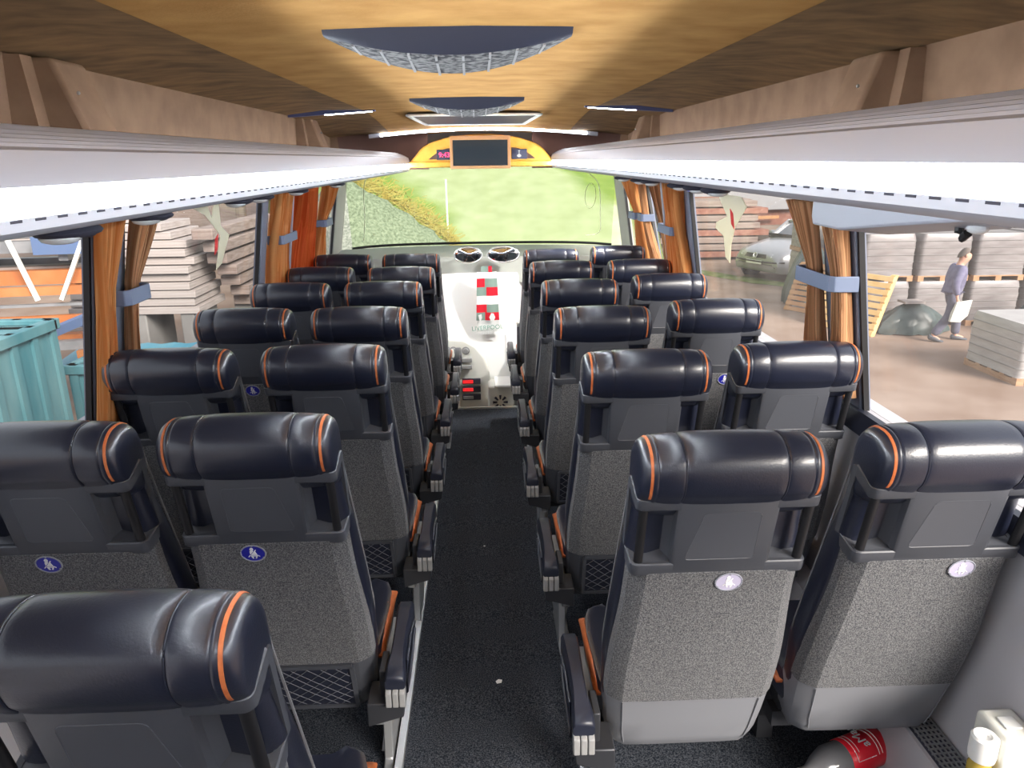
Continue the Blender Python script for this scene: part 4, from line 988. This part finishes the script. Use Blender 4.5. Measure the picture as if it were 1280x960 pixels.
# ------------------------------------------------------------------ right side of the yard
def block_pallet(x, y, w, d, h, m, label, name, cat, group=None, rz=0., z0=GZ, tilt=0, pw=PALLETWOOD):
    t = thing(name, label, cat, (x, y, z0), rz, group)
    b = B()
    for k in range(3): b.box(-w / 2 + (w - .12) * k / 2, -w / 2 + (w - .12) * k / 2 + .12, -d / 2, d / 2, 0, .09)
    for k in range(5): b.box(-w / 2, w / 2, -d / 2 + (d - .11) * k / 4, -d / 2 + (d - .11) * k / 4 + .11, .09, .115)
    build('pallet', b, pw, t)
    rings = []
    rr = random.Random(int(x * 100) % 97)
    for k in range(9):
        q = k / 8; s = 1 - .015 * abs(sin(k * 1.9)) - (.05 if k == 8 else 0)
        rings.append([(px * s + rr.uniform(-.006, .006), py * s, .115 + (h - .115) * q) for px, py, _ in rrect(w / 2, -d / 2, d / 2, 0, .07, 3)])
    build('load', B().loft(rings), m, t, smooth=50)
    b = B()
    for k in range(1, 6):
        z = .115 + (h - .115) * k / 6
        b.tube([(px * 1.001, py * 1.001, z) for px, py, _ in rrect(w / 2, -d / 2, d / 2, 0, .07, 3)], .006, 4, closed=True)
    build('strap', b, CONC, t)
    return t
block_pallet(8.70, 11.10, 1.30, 1.28, .93, WRAPW, 'pallet of white wrapped sacks nearest the coach, right of the walking man', 'sack_pallet', 'pallet')
for k in range(7):
    x = 8.15 + 1.12 * k; y = 15.2 - .05 * k
    w1 = ['leftmost', 'second from left', 'third from left', 'fourth from left', 'fifth from left', 'sixth from left', 'seventh from left'][k]
    block_pallet(x, y, 1.04, 1.1, .92, WRAP, '%s wrapped block pallet in the bottom tier behind the man' % w1, 'block_pallet', 'pallet', 'lower tier of wrapped block pallets')
    block_pallet(x + .03, y + .03, 1.04, 1.1, .95, WRAP, '%s wrapped block pallet in the top tier behind the man' % w1, 'block_pallet', 'pallet', 'upper tier of wrapped block pallets', z0=GZ + .92)
for k in range(4):
    block_pallet(9.2 + 1.2 * k, 17.3, 1.1, 1.1, 2.05, WRAP, '%s tall wrapped stack in the rear row before the concrete wall' % ('first', 'second', 'third', 'fourth')[k], 'block_pallet', 'pallet', 'rear row of wrapped stacks')
# concrete wall with ivy
o = build('yard_wall', B().loft([[(12.2, 23.6, GZ), (12.2, 23.9, GZ), (12.2, 23.9, 2.6), (12.2, 23.6, 2.6)], [(30, 19.2, GZ), (30, 19.5, GZ), (30, 19.5, 2.6), (30, 19.2, 2.6)]]), CONC)
tag(o, 'pale concrete yard wall behind the wrapped pallets', 'wall')
def ivy(cx, cy, cz, w, h, n, label, seed):
    rr = random.Random(seed); b = B()
    for i in range(n):
        x = cx + rr.gauss(0, w); z = cz + rr.gauss(0, h); y = cy - rr.uniform(0, .5); s = rr.uniform(.06, .13); a = rr.uniform(0, pi)
        dx, dz_ = s * cos(a), s * sin(a)
        b.add([(x - dx, y, z - dz_), (x + dz_ * .5, y - .04, z - dx * .5), (x + dx, y + .03, z + dz_), (x - dz_ * .5, y - .05, z + dx * .5)], [(0, 1, 2, 3)])
    o = build('ivy', b, LEAF, smooth=0, solid=.004); tag(o, label, 'ivy', None, None)
ivy(12.9, 22.6, .75, .75, .20, 420, 'green ivy spilling over the stacks at the middle of the right window', 1)
ivy(16.2, 21.9, .62, .8, .18, 420, 'green ivy at the far right edge of the right window', 2)
ivy(9.9, 18.0, .42, .4, .12, 150, 'small tuft of ivy beside the light grey housing', 3)
# two wooden pallets leaning on the stacks
def leaning(x, y, rz, w, h, label, m):
    t = thing('wooden_pallet', label, 'pallet', (x, y, GZ), rz, 'leaning wooden pallets')
    lean = .45
    def P(u, v, d): return (u, v * lean * h / 1. + d, v * h)
    for k in range(9):
        v0 = k / 9 + .012; v1 = (k + 1) / 9 - .022
        build('slat', B().hexa([P(-w / 2, v0, 0), P(w / 2, v0, 0), P(w / 2, v0, .03), P(-w / 2, v0, .03)], [P(-w / 2, v1, 0), P(w / 2, v1, 0), P(w / 2, v1, .03), P(-w / 2, v1, .03)]), m, t)
    for u in (-w / 2 + .05, 0, w / 2 - .05):
        build('stringer', B().hexa([P(u - .05, 0, .03), P(u + .05, 0, .03), P(u + .05, 0, .13), P(u - .05, 0, .13)], [P(u - .05, 1, .03), P(u + .05, 1, .03), P(u + .05, 1, .13), P(u - .05, 1, .13)]), m, t)
leaning(7.16, 16.1, R(-58), 1.1, 1.05, 'orange wooden pallet leaning left of the first right pillar', PALLETORANGE)
leaning(7.12, 14.4, R(-62), 1.5, 1.15, 'yellowish wooden pallet leaning right of the first right pillar', mat('yellow_pallet_wood', (.72, .44, .16), (.80, .54, .24), rough=.9, scale=4))
# tarps
def lump(name, c, r, label, m, seed, cat='tarp'):
    rr = random.Random(seed); b = B(); rings = []
    for j in range(12):
        t = j / 11; q = cos(t * pi / 2) ** .7
        rings.append([(c[0] + r[0] * max(q, .03) * cos(2 * pi * i / 28) * (1 + .10 * sin(i * 2.3 + seed) + rr.uniform(-.05, .05)), c[1] + r[1] * max(q, .03) * sin(2 * pi * i / 28) * (1 + .1 * cos(i * 1.9)), c[2] + r[2] * t + rr.uniform(-.03, .03) * (1 - t)) for i in range(28)])
    o = build(name, b.loft(rings), m, smooth=30); return tag(o, label, cat)
lump('tarp', (8.45, 14.12, GZ), (.72, .36, .62), 'dark green tarp heap on the ground left of the walking man', TARP, 2)
o = build('board', B().box(8.2, 8.6, 13.95, 14.25, GZ + .60, GZ + .64), PLANKPALE); tag(o, 'small pale board lying on the dark green tarp', 'board')
lump('tarp', (7.75, 17.35, GZ), (.55, .5, 1.55), 'tall dark tarp covered pile behind the leaning pallets', TARP, 5)
lump('tarp', (10.9, 13.6, GZ), (.7, .5, 1.0), 'dark folded tarp behind the white sack pallet', TARP, 6)
# tall stone stacks right of the car
for k, z in enumerate((GZ, GZ + 1.05)):
    block_pallet(8.33, 18.9, .62, .8, 1.03 if k == 0 else 1.0, STONE, ('lower', 'upper')[k] + ' wrapped stone stack covering the rear of the silver car', 'stone_stack', 'stack', 'wrapped stone stacks', z0=z)
o = build('grass', B().loft([[(5.0 + 4.6 * t + .15 * sin(t * 30), 25.5 - 8.2 * t + .3 * sin(t * 23) - w, GZ + .012 + .03 * (w == 0)) for w in (-.6, 0, .55, .8)] for t in [i / 20 for i in range(21)]], cap=False, closed=False), VERGE)
tag(o, 'patchy green grass growing along the silver car', 'grass', None, 'stuff')

# ------------------------------------------------------------------ silver car (local: +x is the front)
def car():
    t = thing('car', 'silver hatchback parked nose toward the left beyond the right windows', 'car', (9.72, 21.75, GZ), R(205)); t.scale = (1.12, 1.12, 1.15)
    def sec(x, hw, zb, zs, zt, tum):
        return [(x, -hw * .92, zb), (x, -hw, zb + .12), (x, -hw, (zb + zs) / 2), (x, -hw * .97, zs), (x, -hw * tum, zt - .03), (x, -hw * tum * .6, zt), (x, 0, zt + .015), (x, hw * tum * .6, zt), (x, hw * tum, zt - .03), (x, hw * .97, zs), (x, hw, (zb + zs) / 2), (x, hw, zb + .12), (x, hw * .92, zb)]
    body = [(2.02, .58, .32, .50, .56, .85), (1.98, .72, .26, .52, .66, .85), (1.85, .80, .22, .58, .74, .85), (1.6, .83, .20, .66, .83, .82), (1.1, .84, .20, .78, .92, .82), (.75, .84, .20, .84, .97, .84), (-.4, .84, .20, .88, .98, .86), (-1.6, .84, .22, .90, .98, .86), (-1.95, .80, .28, .86, .96, .85), (-2.03, .70, .34, .72, .90, .85)]
    bd = build('body', B().loft([sec(*s) for s in body]), SILVER, t, smooth=40)
    cab = [(.85, .74, .93, .97, .97, .95), (.30, .74, .93, 1.22, 1.36, .84), (-.05, .74, .93, 1.26, 1.45, .80), (-1.1, .74, .93, 1.26, 1.45, .80), (-1.65, .74, .93, 1.18, 1.38, .82), (-1.95, .72, .93, .98, 1.0, .92)]
    build('windows', B().loft([sec(x, hw, zb, zs, zt, tm) for x, hw, zb, zs, zt, tm in cab]), CARGLASS, t, smooth=40)
    build('roof', B().loft([[(x, -.60 * k, z), (x, -.40 * k, z + .03), (x, .40 * k, z + .03), (x, .60 * k, z), (x, .55, z - .03), (x, -.55, z - .03)] for x, z, k in ((.32, 1.352, 1), (-.05, 1.445, 1), (-1.1, 1.445, 1), (-1.62, 1.372, 1))]), SILVER, t, smooth=40)
    for s in (-1, 1):
        for a, c in (((.84, .70, .96), (.28, .615, 1.36)), ((-.45, .725, .97), (-.45, .60, 1.44)), ((-1.93, .68, .97), (-1.6, .61, 1.38))):
            build('pillar', B().bar((a[0], a[1] * s, a[2]), (c[0], c[1] * s, c[2]), .05, .05), SILVER, t)
        for x in (1.28, -1.25):
            w = build('wheel', B().lathe([(.0, -.09), (.22, -.09), (.30, -.075), (.315, 0), (.30, .075), (.22, .09), (0, .09)], (x, s * .765, .305), 'y', 28), TYRE, t, smooth=40)
            h = B().lathe([(0, .0), (.06, .0), (.06, .012), (0, .012)], (x, s * .865, .305), 'y', 16)
            for k in range(7):
                a = 2 * pi * k / 7; h.bar((x + .03 * cos(a), s * .862, .305 + .03 * sin(a)), (x + .20 * cos(a), s * .862, .305 + .20 * sin(a)), .035, .02)
            h.tube([(x + .20 * cos(2 * pi * i / 24), s * .862, .305 + .20 * sin(2 * pi * i / 24)) for i in range(24)], .018, 6, closed=True)
            build('rim', h, ALLOY, w)
            build('wheel_arch', B().lathe([(.30, -.02), (.37, -.02), (.37, .02), (.30, .02)], (x, s * .835, .305), 'y', 28), BLACK, t)
        build('headlight', B().loft([[(2.0 - .06 * (k == 1) - (.16 * abs(u) ** 2), s * (.50 + .24 * u), z) for u in (-.6, 0, .6, .95)] + [(1.80, s * .55, z)] for k, z in ((0, .575), (0, .62), (1, .675))]), LENS, t, smooth=40)
        build('fog_grille', B().box(1.955, 2.0, *sorted((s * .34, s * .66)), .34, .42), BLACK, t, bev=.02)
        build('mirror', B().ell((.55, s * .90, 1.02), (.07, .11, .075), 12, 8), SILVER, t)
    build('bumper_strip', B().tube([(1.83, -.80, .50), (1.99, -.66, .49), (2.045, -.40, .485), (2.055, 0, .485), (2.045, .40, .485), (1.99, .66, .49), (1.83, .80, .50)], .022, 8), BLACK, t)
    build('grille', B().hexa([(2.0, -.36, .57), (2.0, .36, .57), (2.035, .36, .57), (2.035, -.36, .57)], [(1.94, -.33, .665), (1.94, .33, .665), (1.985, .33, .665), (1.985, -.33, .665)]), BLACK, t, bev=.01)
    e = B(); n = 20; ex = 2.03
    def q(u, v): return (ex - (v) * .5, u, .62 + v)
    e.tube([q(.062 * cos(2 * pi * i / n), .062 * sin(2 * pi * i / n)) for i in range(n)], .008, 6, closed=True)
    e.tube([q(-.028, .052), q(0, .008), q(.028, .052)], .006, 5); e.tube([q(-.050, .032), q(-.022, -.050), q(0, -.004), q(.022, -.050), q(.050, .032)], .006, 5)
    build('emblem', e, CHROME, t)
    build('lower_grille', B().box(1.97, 2.01, -.30, .30, .30, .42), BLACK, t, bev=.02)
    build('number_plate', B().box(2.05, 2.062, -.26, .26, .42, .51), WHITE, t, bev=.004)
car()
# timber pile left of the car, truck behind
b = None
rr = random.Random(11)
for k in range(8):
    for j in range(3):
        z = GZ + .1 + k * .24; x = 8.1 + rr.uniform(-.15, .15) - .06 * k; y = 25.6 + j * 1.02
        o = build('timber_plank', B().box(-1.9, 1.7 - .12 * (k % 3), -.46, .46, 0, .19), PLANK if (k + j) % 3 else BRICKRED, None, (x, y, z), R(rr.uniform(-1.5, 1.5)), bev=.01)
        lv = ('lowest', 'second', 'third', 'fourth', 'fifth', 'sixth', 'seventh', 'topmost')[k]; rw = ('front', 'middle', 'rear')[j]
        tag(o, 'weathered timber baulk, %s layer and %s row of the pile left of the car' % (lv, rw), 'timber', 'timber pile by the silver car')
t = thing('truck', 'white lorry with a dark chassis parked behind the silver car', 'truck', (13.0, 31.0, GZ), R(12))
build('box_body', B().box(-5.5, .6, -1.2, 1.2, 1.35, 3.9), TRUCKWHITE, t, bev=.04)
build('cab', B().loft([[(x, y, z) for y, z in ((-1.15, .7), (1.15, .7), (1.15, 2.2), (1.05, h), (-1.05, h), (-1.15, 2.2))] for x, h in ((.9, 3.1), (2.2, 3.1), (2.75, 2.2), (2.85, 1.2))]), TRUCKWHITE, t, smooth=30)
build('windscreen', B().hexa([(2.5, -1.0, 2.1), (2.5, 1.0, 2.1), (2.85, 1.0, 2.1), (2.85, -1.0, 2.1)], [(2.1, -.95, 2.95), (2.1, .95, 2.95), (2.35, .95, 2.95), (2.35, -.95, 2.95)]), CARGLASS, t)
build('chassis', B().box(-5.4, 1.0, -.9, .9, .75, 1.34), BRICKRED, t)
for x in (-4.2, -3.0, 1.7):
    for s in (-1, 1): build('wheel', B().lathe([(0, -.15), (.42, -.15), (.5, -.1), (.5, .1), (.42, .15), (0, .15)], (x, s * 1.0, .5), 'y', 20), TYRE, t)
build('marker', B().box(-3.0, -1.6, -1.22, -1.19, 1.02, 1.14), PALLETORANGE, t)
build('mirror', B().box(2.5, 2.62, -1.5, -1.2, 1.9, 2.6), BLACK, t, bev=.03)

# ------------------------------------------------------------------ walking man
def skin_mesh(name, V, E, rad, m, parent, root=0, sub=2):
    me = bpy.data.meshes.new(name); me.from_pydata(V, E, []); me.materials.append(m)
    o = bpy.data.objects.new(name, me); COL.objects.link(o); o.parent = parent
    md = o.modifiers.new('skin', 'SKIN'); md.use_smooth_shade = True
    for i, r in enumerate(rad):
        d = me.skin_vertices[0].data[i]; d.radius = (r, r) if not isinstance(r, tuple) else r
        d.use_root = (i == root)
    q = o.modifiers.new('subsurf', 'SUBSURF'); q.levels = sub; q.render_levels = sub
    return o
def man():
    t = thing('person', 'man in blue grey workwear walking right with a white paper bag hanging from his hand', 'person', (8.72, 13.35, GZ), R(-8))
    # +x is where he walks; -y is his right side, towards the coach
    J = dict(pel=(0, 0, .92), wst=(.0, 0, 1.06), che=(.03, 0, 1.27), nkb=(.05, 0, 1.42), nk=(.07, 0, 1.475), hd0=(.105, 0, 1.535), hd1=(.115, 0, 1.61), hd2=(.10, 0, 1.68),
             shr=(.03, -.19, 1.37), elr=(-.09, -.255, 1.11), wrr=(-.03, -.26, .87), shl=(.03, .19, 1.37), ell=(-.02, .24, 1.10), wrl=(.14, .22, .92),
             hpr=(0, -.10, .88), knr=(-.05, -.11, .50), anr=(-.30, -.11, .125), tor=(-.15, -.115, .035), hpl=(0, .10, .88), knl=(.19, .10, .50), anl=(.20, .10, .085), tol=(.37, .10, .035))
    def chain(names, extra=None): return [J[n] for n in names]
    V = []; E = []; Rr = []; I = {}
    def add(n, p, r, frm=None):
        I[n] = len(V); V.append(p); Rr.append(r)
        if frm is not None: E.append((I[frm], I[n]))
    add('pel', J['pel'], .105); add('wst', J['wst'], .10, 'pel'); add('che', J['che'], .115, 'wst'); add('nkb', J['nkb'], (.085, .08), 'che'); add('nk', J['nk'], .064, 'nkb')
    add('hd0', J['hd0'], (.086, .092), 'nk'); add('hd1', J['hd1'], (.100, .112), 'hd0'); add('hd2', J['hd2'], (.080, .092), 'hd1')
    add('nose', (.222, 0, 1.575), .016, 'hd1')
    for s in ('r', 'l'):
        add('sh' + s, J['sh' + s], .052, 'che'); add('el' + s, J['el' + s], .043, 'sh' + s); add('wr' + s, J['wr' + s], .028, 'el' + s)
        wx, wy, wz = J['wr' + s]; dx = .25 if s == 'l' else .15
        add('pa' + s, (wx + .02, wy, wz - .075), (.020, .036), 'wr' + s)
        for k in range(4):
            fx = wx - .012 + k * .022
            add('f%d%s' % (k, s), (fx + .012, wy + (.012 if s == 'r' else -.012), wz - .125), .0095, 'pa' + s)
            add('g%d%s' % (k, s), (fx + .004, wy + (.036 if s == 'r' else -.036), wz - (.150 if k in (1, 2) else .143)), .008, 'f%d%s' % (k, s))
        add('th' + s, (wx + .062, wy + (.01 if s == 'r' else -.01), wz - .075), .010, 'pa' + s); add('tt' + s, (wx + .070, wy + (.026 if s == 'r' else -.026), wz - .112), .009, 'th' + s)
        add('hp' + s, J['hp' + s], .078, 'pel'); add('kn' + s, J['kn' + s], .056, 'hp' + s); add('an' + s, J['an' + s], .040, 'kn' + s); add('to' + s, J['to' + s], .030, 'an' + s)
    body = skin_mesh('body', V, E, Rr, SKIN, t)
    for s in (-1, 1):
        build('ear', B().ell((.10, s * .088, 1.615), (.022, .012, .034), 10, 8), SKIN, body); build('eye', B().ell((.198, s * .034, 1.635), (.008, .011, .008), 8, 6), BLACK, body)
    build('mouth', B().ell((.190, 0, 1.553), (.006, .024, .006), 8, 6), BRICKRED, body)
    hv = []
    h = B(); rings = []
    for k in range(9):
        a = pi * .5 * k / 8; c = cos(a)
        rings.append([(.088 + (.104 * c + .003) * cos(q) * (.86 if cos(q) > 0 else 1.0), (.093 * c + .003) * sin(q), 1.640 + .105 * sin(a) - .075 * max(0, -cos(q)) * c + .045 * max(0, cos(q)) * c) for q in [2 * pi * i / 24 for i in range(24)]])
    build('hair', h.loft(rings), HAIR, t, smooth=80)
    # jacket
    V2 = [(.01, 0, .84), (.0, 0, .95), J['wst'], J['che'], (.04, 0, 1.41), (.03, -.175, 1.375), J['elr'], (-.035, -.26, .90), (.03, .175, 1.375), J['ell'], (.13, .222, .945)]
    skin_mesh('jacket', V2, [(0, 1), (1, 2), (2, 3), (3, 4), (3, 5), (5, 6), (6, 7), (3, 8), (8, 9), (9, 10)], [.150, .152, .150, (.15, .175), (.085, .10), .088, .070, .058, .088, .070, .058], OVERALL, t, root=2)
    V3 = [(0, 0, .90), (0, -.085, .80), J['knr'], (-.29, -.11, .12), (0, .085, .80), J['knl'], (.20, .10, .095), (0, 0, 1.0)]
    skin_mesh('trousers', V3, [(0, 1), (1, 2), (2, 3), (0, 4), (4, 5), (5, 6), (0, 7)], [.125, .105, .088, .080, .105, .088, .082, .12], TROUSER, t)
    for s in ('r', 'l'):
        a, c = J['an' + s], J['to' + s]
        build('shoe', B().loft([[(a[0] + (c[0] - a[0]) * u + off, a[1] + w * cos(2 * pi * i / 14), max(.005, a[2] + (c[2] - a[2]) * u - .03 + hh * sin(2 * pi * i / 14))) for i in range(14)] for u, off, w, hh in ((0, -.07, .02, .02), (0, -.055, .040, .05), (.3, 0, .046, .06), (.75, 0, .050, .045), (1, .02, .048, .034), (1, .06, .03, .022))]), SHOE, t, smooth=60)
man()
o = build('paper_bag', B().loft([[(8.62, 13.02, GZ + .80), (8.92, 13.05, GZ + .83), (8.92, 13.09, GZ + .83), (8.62, 13.06, GZ + .80)], [(8.55, 12.99, GZ + .60), (8.86, 13.02, GZ + .55), (8.86, 13.10, GZ + .55), (8.55, 13.07, GZ + .60)], [(8.52, 13.00, GZ + .44), (8.74, 13.03, GZ + .42), (8.74, 13.08, GZ + .42), (8.52, 13.05, GZ + .44)]]), PAPER, bev=.006)
tag(o, 'creased white paper bag held at the walking man\'s side', 'bag')

# ------------------------------------------------------------------ left side of the yard
# stack of wide sawn boards
rr = random.Random(21)
ORDS = ('first', 'second', 'third', 'fourth', 'fifth', 'sixth', 'seventh', 'eighth', 'ninth', 'tenth', 'eleventh', 'twelfth')
for k in range(12):
    z = -.60 + k * .128; x0, x1 = -6.45 + rr.uniform(-.06, .06), -4.50 + rr.uniform(-.07, .07)
    if k > 8: x0 += .35; x1 -= .22 * (k - 8)
    o = build('sawn_board', B().box(x0, x1, 0, 1.2, 0, .112), PLANKPALE, None, (0, 11.6 + rr.uniform(-.06, .06), z), 0, bev=.008)
    tag(o, 'wide pale sawn board, %s from the bottom of the stack in the left window' % ORDS[k], 'board', 'stack of sawn boards')
for k in range(3):
    x = -6.3 + .75 * k
    o = build('bearer', B().box(x, x + .22, 11.65, 12.7, GZ, -.60), CONC, bev=.02); tag(o, 'concrete bearer under the sawn board stack, %s' % ('left', 'middle', 'right')[k], 'bearer', 'concrete bearers')
for k in range(7):
    z = -.70 + k * .21
    o = build('long_plank', B().box(-4.36 + .05 * (k % 2), -4.05 + .05 * (k % 2), 12.9 - .25 * k, 16.0 - .2 * k, 0, .16), PLANK, None, (0, 0, z), 0, bev=.01)
    tag(o, 'long weathered plank pointing away beside the sawn boards, %s layer' % ('lowest', 'second', 'third', 'fourth', 'fifth', 'sixth', 'top')[k], 'plank', 'long planks beside the board stack')
o = build('plank_trestle', B().box(-4.4, -4.0, 13.0, 14.2, GZ, -.70), CONC, bev=.02); tag(o, 'pale block carrying the long planks beside the sawn boards', 'block')
o = build('blue_sheet', B().loft([[(-6.2 + .2 * i, y, -1.0 + .025 * (i % 2) + dz_) for i in range(10)] + [(-6.2 + .2 * i, y, -1.03 + .025 * (i % 2) + dz_) for i in reversed(range(10))] for y, dz_ in ((10.2, -.12), (11.3, .0))]), TURQBLUE, smooth=20)
tag(o, 'bright blue corrugated sheet below the sawn boards', 'sheet')
o = build('sheet_trestle', B().box(-6.1, -4.5, 10.62, 11.2, GZ, -1.13), TARP, bev=.03); tag(o, 'dark base beneath the bright blue sheet', 'base')
# turquoise containers beside the coach
def container(x, y, w, d, h, label, rz=0):
    t = thing('container', label, 'container', (x, y, GZ), rz, 'turquoise containers')
    b = B()
    b.box(-w / 2, w / 2, -d / 2, d / 2, .1, h - .05)
    build('body', b, TURQ, t, bev=.02)
    b = B(); n = int(w / .28)
    for s in (-1, 1):
        for i in range(n + 1): b.box(-w / 2 + (w - .08) * i / n, -w / 2 + (w - .08) * i / n + .08, s * d / 2 - .03, s * d / 2 + .03, .1, h)
        m = int(d / .28)
        for i in range(m + 1): b.box(s * w / 2 - .03, s * w / 2 + .03, -d / 2 + (d - .08) * i / m, -d / 2 + (d - .08) * i / m + .08, .1, h)
    build('ribs', b, TURQ, t)
    b = B()
    for s in (-1, 1):
        b.box(-w / 2 - .05, w / 2 + .05, s * d / 2 - .05, s * d / 2 + .05, h - .1, h); b.box(s * w / 2 - .05, s * w / 2 + .05, -d / 2, d / 2, h - .1, h)
        for k in range(5): b.box(-w / 2, w / 2, -d / 2 + d * (k + .5) / 5 - .02, -d / 2 + d * (k + .5) / 5 + .02, h - .06, h - .02)
    build('rim', b, TURQ, t, bev=.01)
    return t
container(-5.05, 6.0, 2.0, 1.9, 2.02, 'large turquoise steel container filling the lower corner of the left window')
container(-4.22, 7.95, .40, .40, 1.36, 'small turquoise container between the large one and the orange curtain')
# cantilever rack with orange beams and steel lengths
RKX, RKY, RKR = -7.3, 9.8, R(9)
t = thing('cantilever_rack', 'tall orange and blue steel storage rack in the left window', 'rack', (RKX, RKY, GZ), RKR)
LV = (1.25, 2.05, 2.42, 2.78)
for k in range(4):
    x = -3.0 + 1.75 * k
    build('upright', B().box(x - .07, x + .07, .05, .2, 0, 3.6), RACKBLUE, t)
    for z in LV: build('arm', B().box(x - .05, x + .05, -1.35, .06, z - .09, z), BEAMORANGE if z < 2.3 else STEELGREY, t)
for z in (1.66, 2.0): build('rail', B().box(-3.3, 2.7, -1.45, -1.38, z - .05, z + .05), BEAMORANGE, t)
build('rail', B().box(-3.3, 2.7, -1.45, -1.38, 1.82, 1.85), STEELGREY, t)
for (x0, x1) in ((1.72, 1.95), (2.62, 2.2), (-1.2, -.6), (.2, -.4)): build('brace', B().bar((x0, -1.48, 2.75), (x1, -1.48, 1.9), .045, .045), OFFWHITE, t)
build('sign_plate', B().box(2.0, 2.55, -1.50, -1.47, 2.42, 2.62), RACKBLUE, t)
rr = random.Random(9)
for k, z in enumerate(LV):
    for j in range(6):
        m_ = (STEELGREY, BEAMORANGE, PLANK, STEELGREY, RACKBLUE, PLANKPALE)[(j + k) % 6] if k < 2 else (STEELGREY, PLANKPALE)[j % 2]
        b = B().box(-3.3 + rr.uniform(0, .5), 2.7 + rr.uniform(-.5, .1), -.08, .08, 0, .08 + .14 * rr.random())
        o = build('steel_section', b, m_, None, (RKX + 1.2 * sin(RKR) - .19 * j * sin(RKR), RKY - 1.2 * cos(RKR) + .19 * j * cos(RKR), GZ + z + .004), RKR)
        tag(o, '%s long section on the %s arms of the orange storage rack' % (('front', 'second', 'third', 'fourth', 'fifth', 'rear')[j], ('lowest', 'second', 'third', 'top')[k]), 'steel section', 'long sections on the storage rack')
o = build('perforated_rail', B().bar((-4.35, 7.25, .05), (-4.15, 8.2, .14), .07, .09), RACKBLUE); tag(o, 'blue perforated steel rail behind the large turquoise container', 'rail')
# greenery far behind
rr = random.Random(4)
for k, (x, y, r, h) in enumerate(((-14, 26, 3.2, 7), (-9.5, 30, 3.6, 8), (-19, 20, 3.5, 7), (22, 34, 4, 9), (30, 27, 4.2, 9), (-5, 56, 5, 12), (6, 58, 5.5, 12))):
    t = thing('tree', 'leafy green tree far beyond the yard, %s' % ('behind the sawn boards', 'left of the grassy bank', 'behind the storage rack', 'behind the lorry', 'behind the concrete wall', 'beyond the bank on the left', 'beyond the bank on the right')[k], 'tree', (x, y, GZ))
    b = B()
    for i in range(16):
        a = rr.uniform(0, 2 * pi); q = rr.uniform(0, .75) * r; s = rr.uniform(.30, .5) * r
        b.ell((q * cos(a), q * sin(a), h * .35 + rr.uniform(0, .55) * h), (s, s, s * .85), 12, 8)
    build('crown', b, TREE, t, smooth=80); build('trunk', B().tube([(0, 0, 0), (.05, 0, h * .25), (0, .05, h * .5)], [.25, .2, .14], 8), PLANK, t)

# ------------------------------------------------------------------ light
w = bpy.data.worlds.new('overcast_sky'); sc.world = w; w.use_nodes = True
nt = w.node_tree; bg = nt.nodes['Background']
bg.inputs['Color'].default_value = (.84, .91, 1., 1); bg.inputs['Strength'].default_value = .85
sun = bpy.data.lights.new('sun', 'SUN'); sun.energy = 6.5; sun.angle = R(30); sun.color = (1., .95, .86)
so = bpy.data.objects.new('sun', sun); COL.objects.link(so)
from mathutils import Vector
so.rotation_euler = Vector((-.48, .72, -.46)).to_track_quat('-Z', 'Y').to_euler(); so.location = (10, -8, 12)
sc.view_settings.view_transform = 'Standard'; sc.view_settings.look = 'None'; sc.view_settings.gamma = 1.; sc.view_settings.use_curve_mapping = False
sc.view_settings.exposure = .7
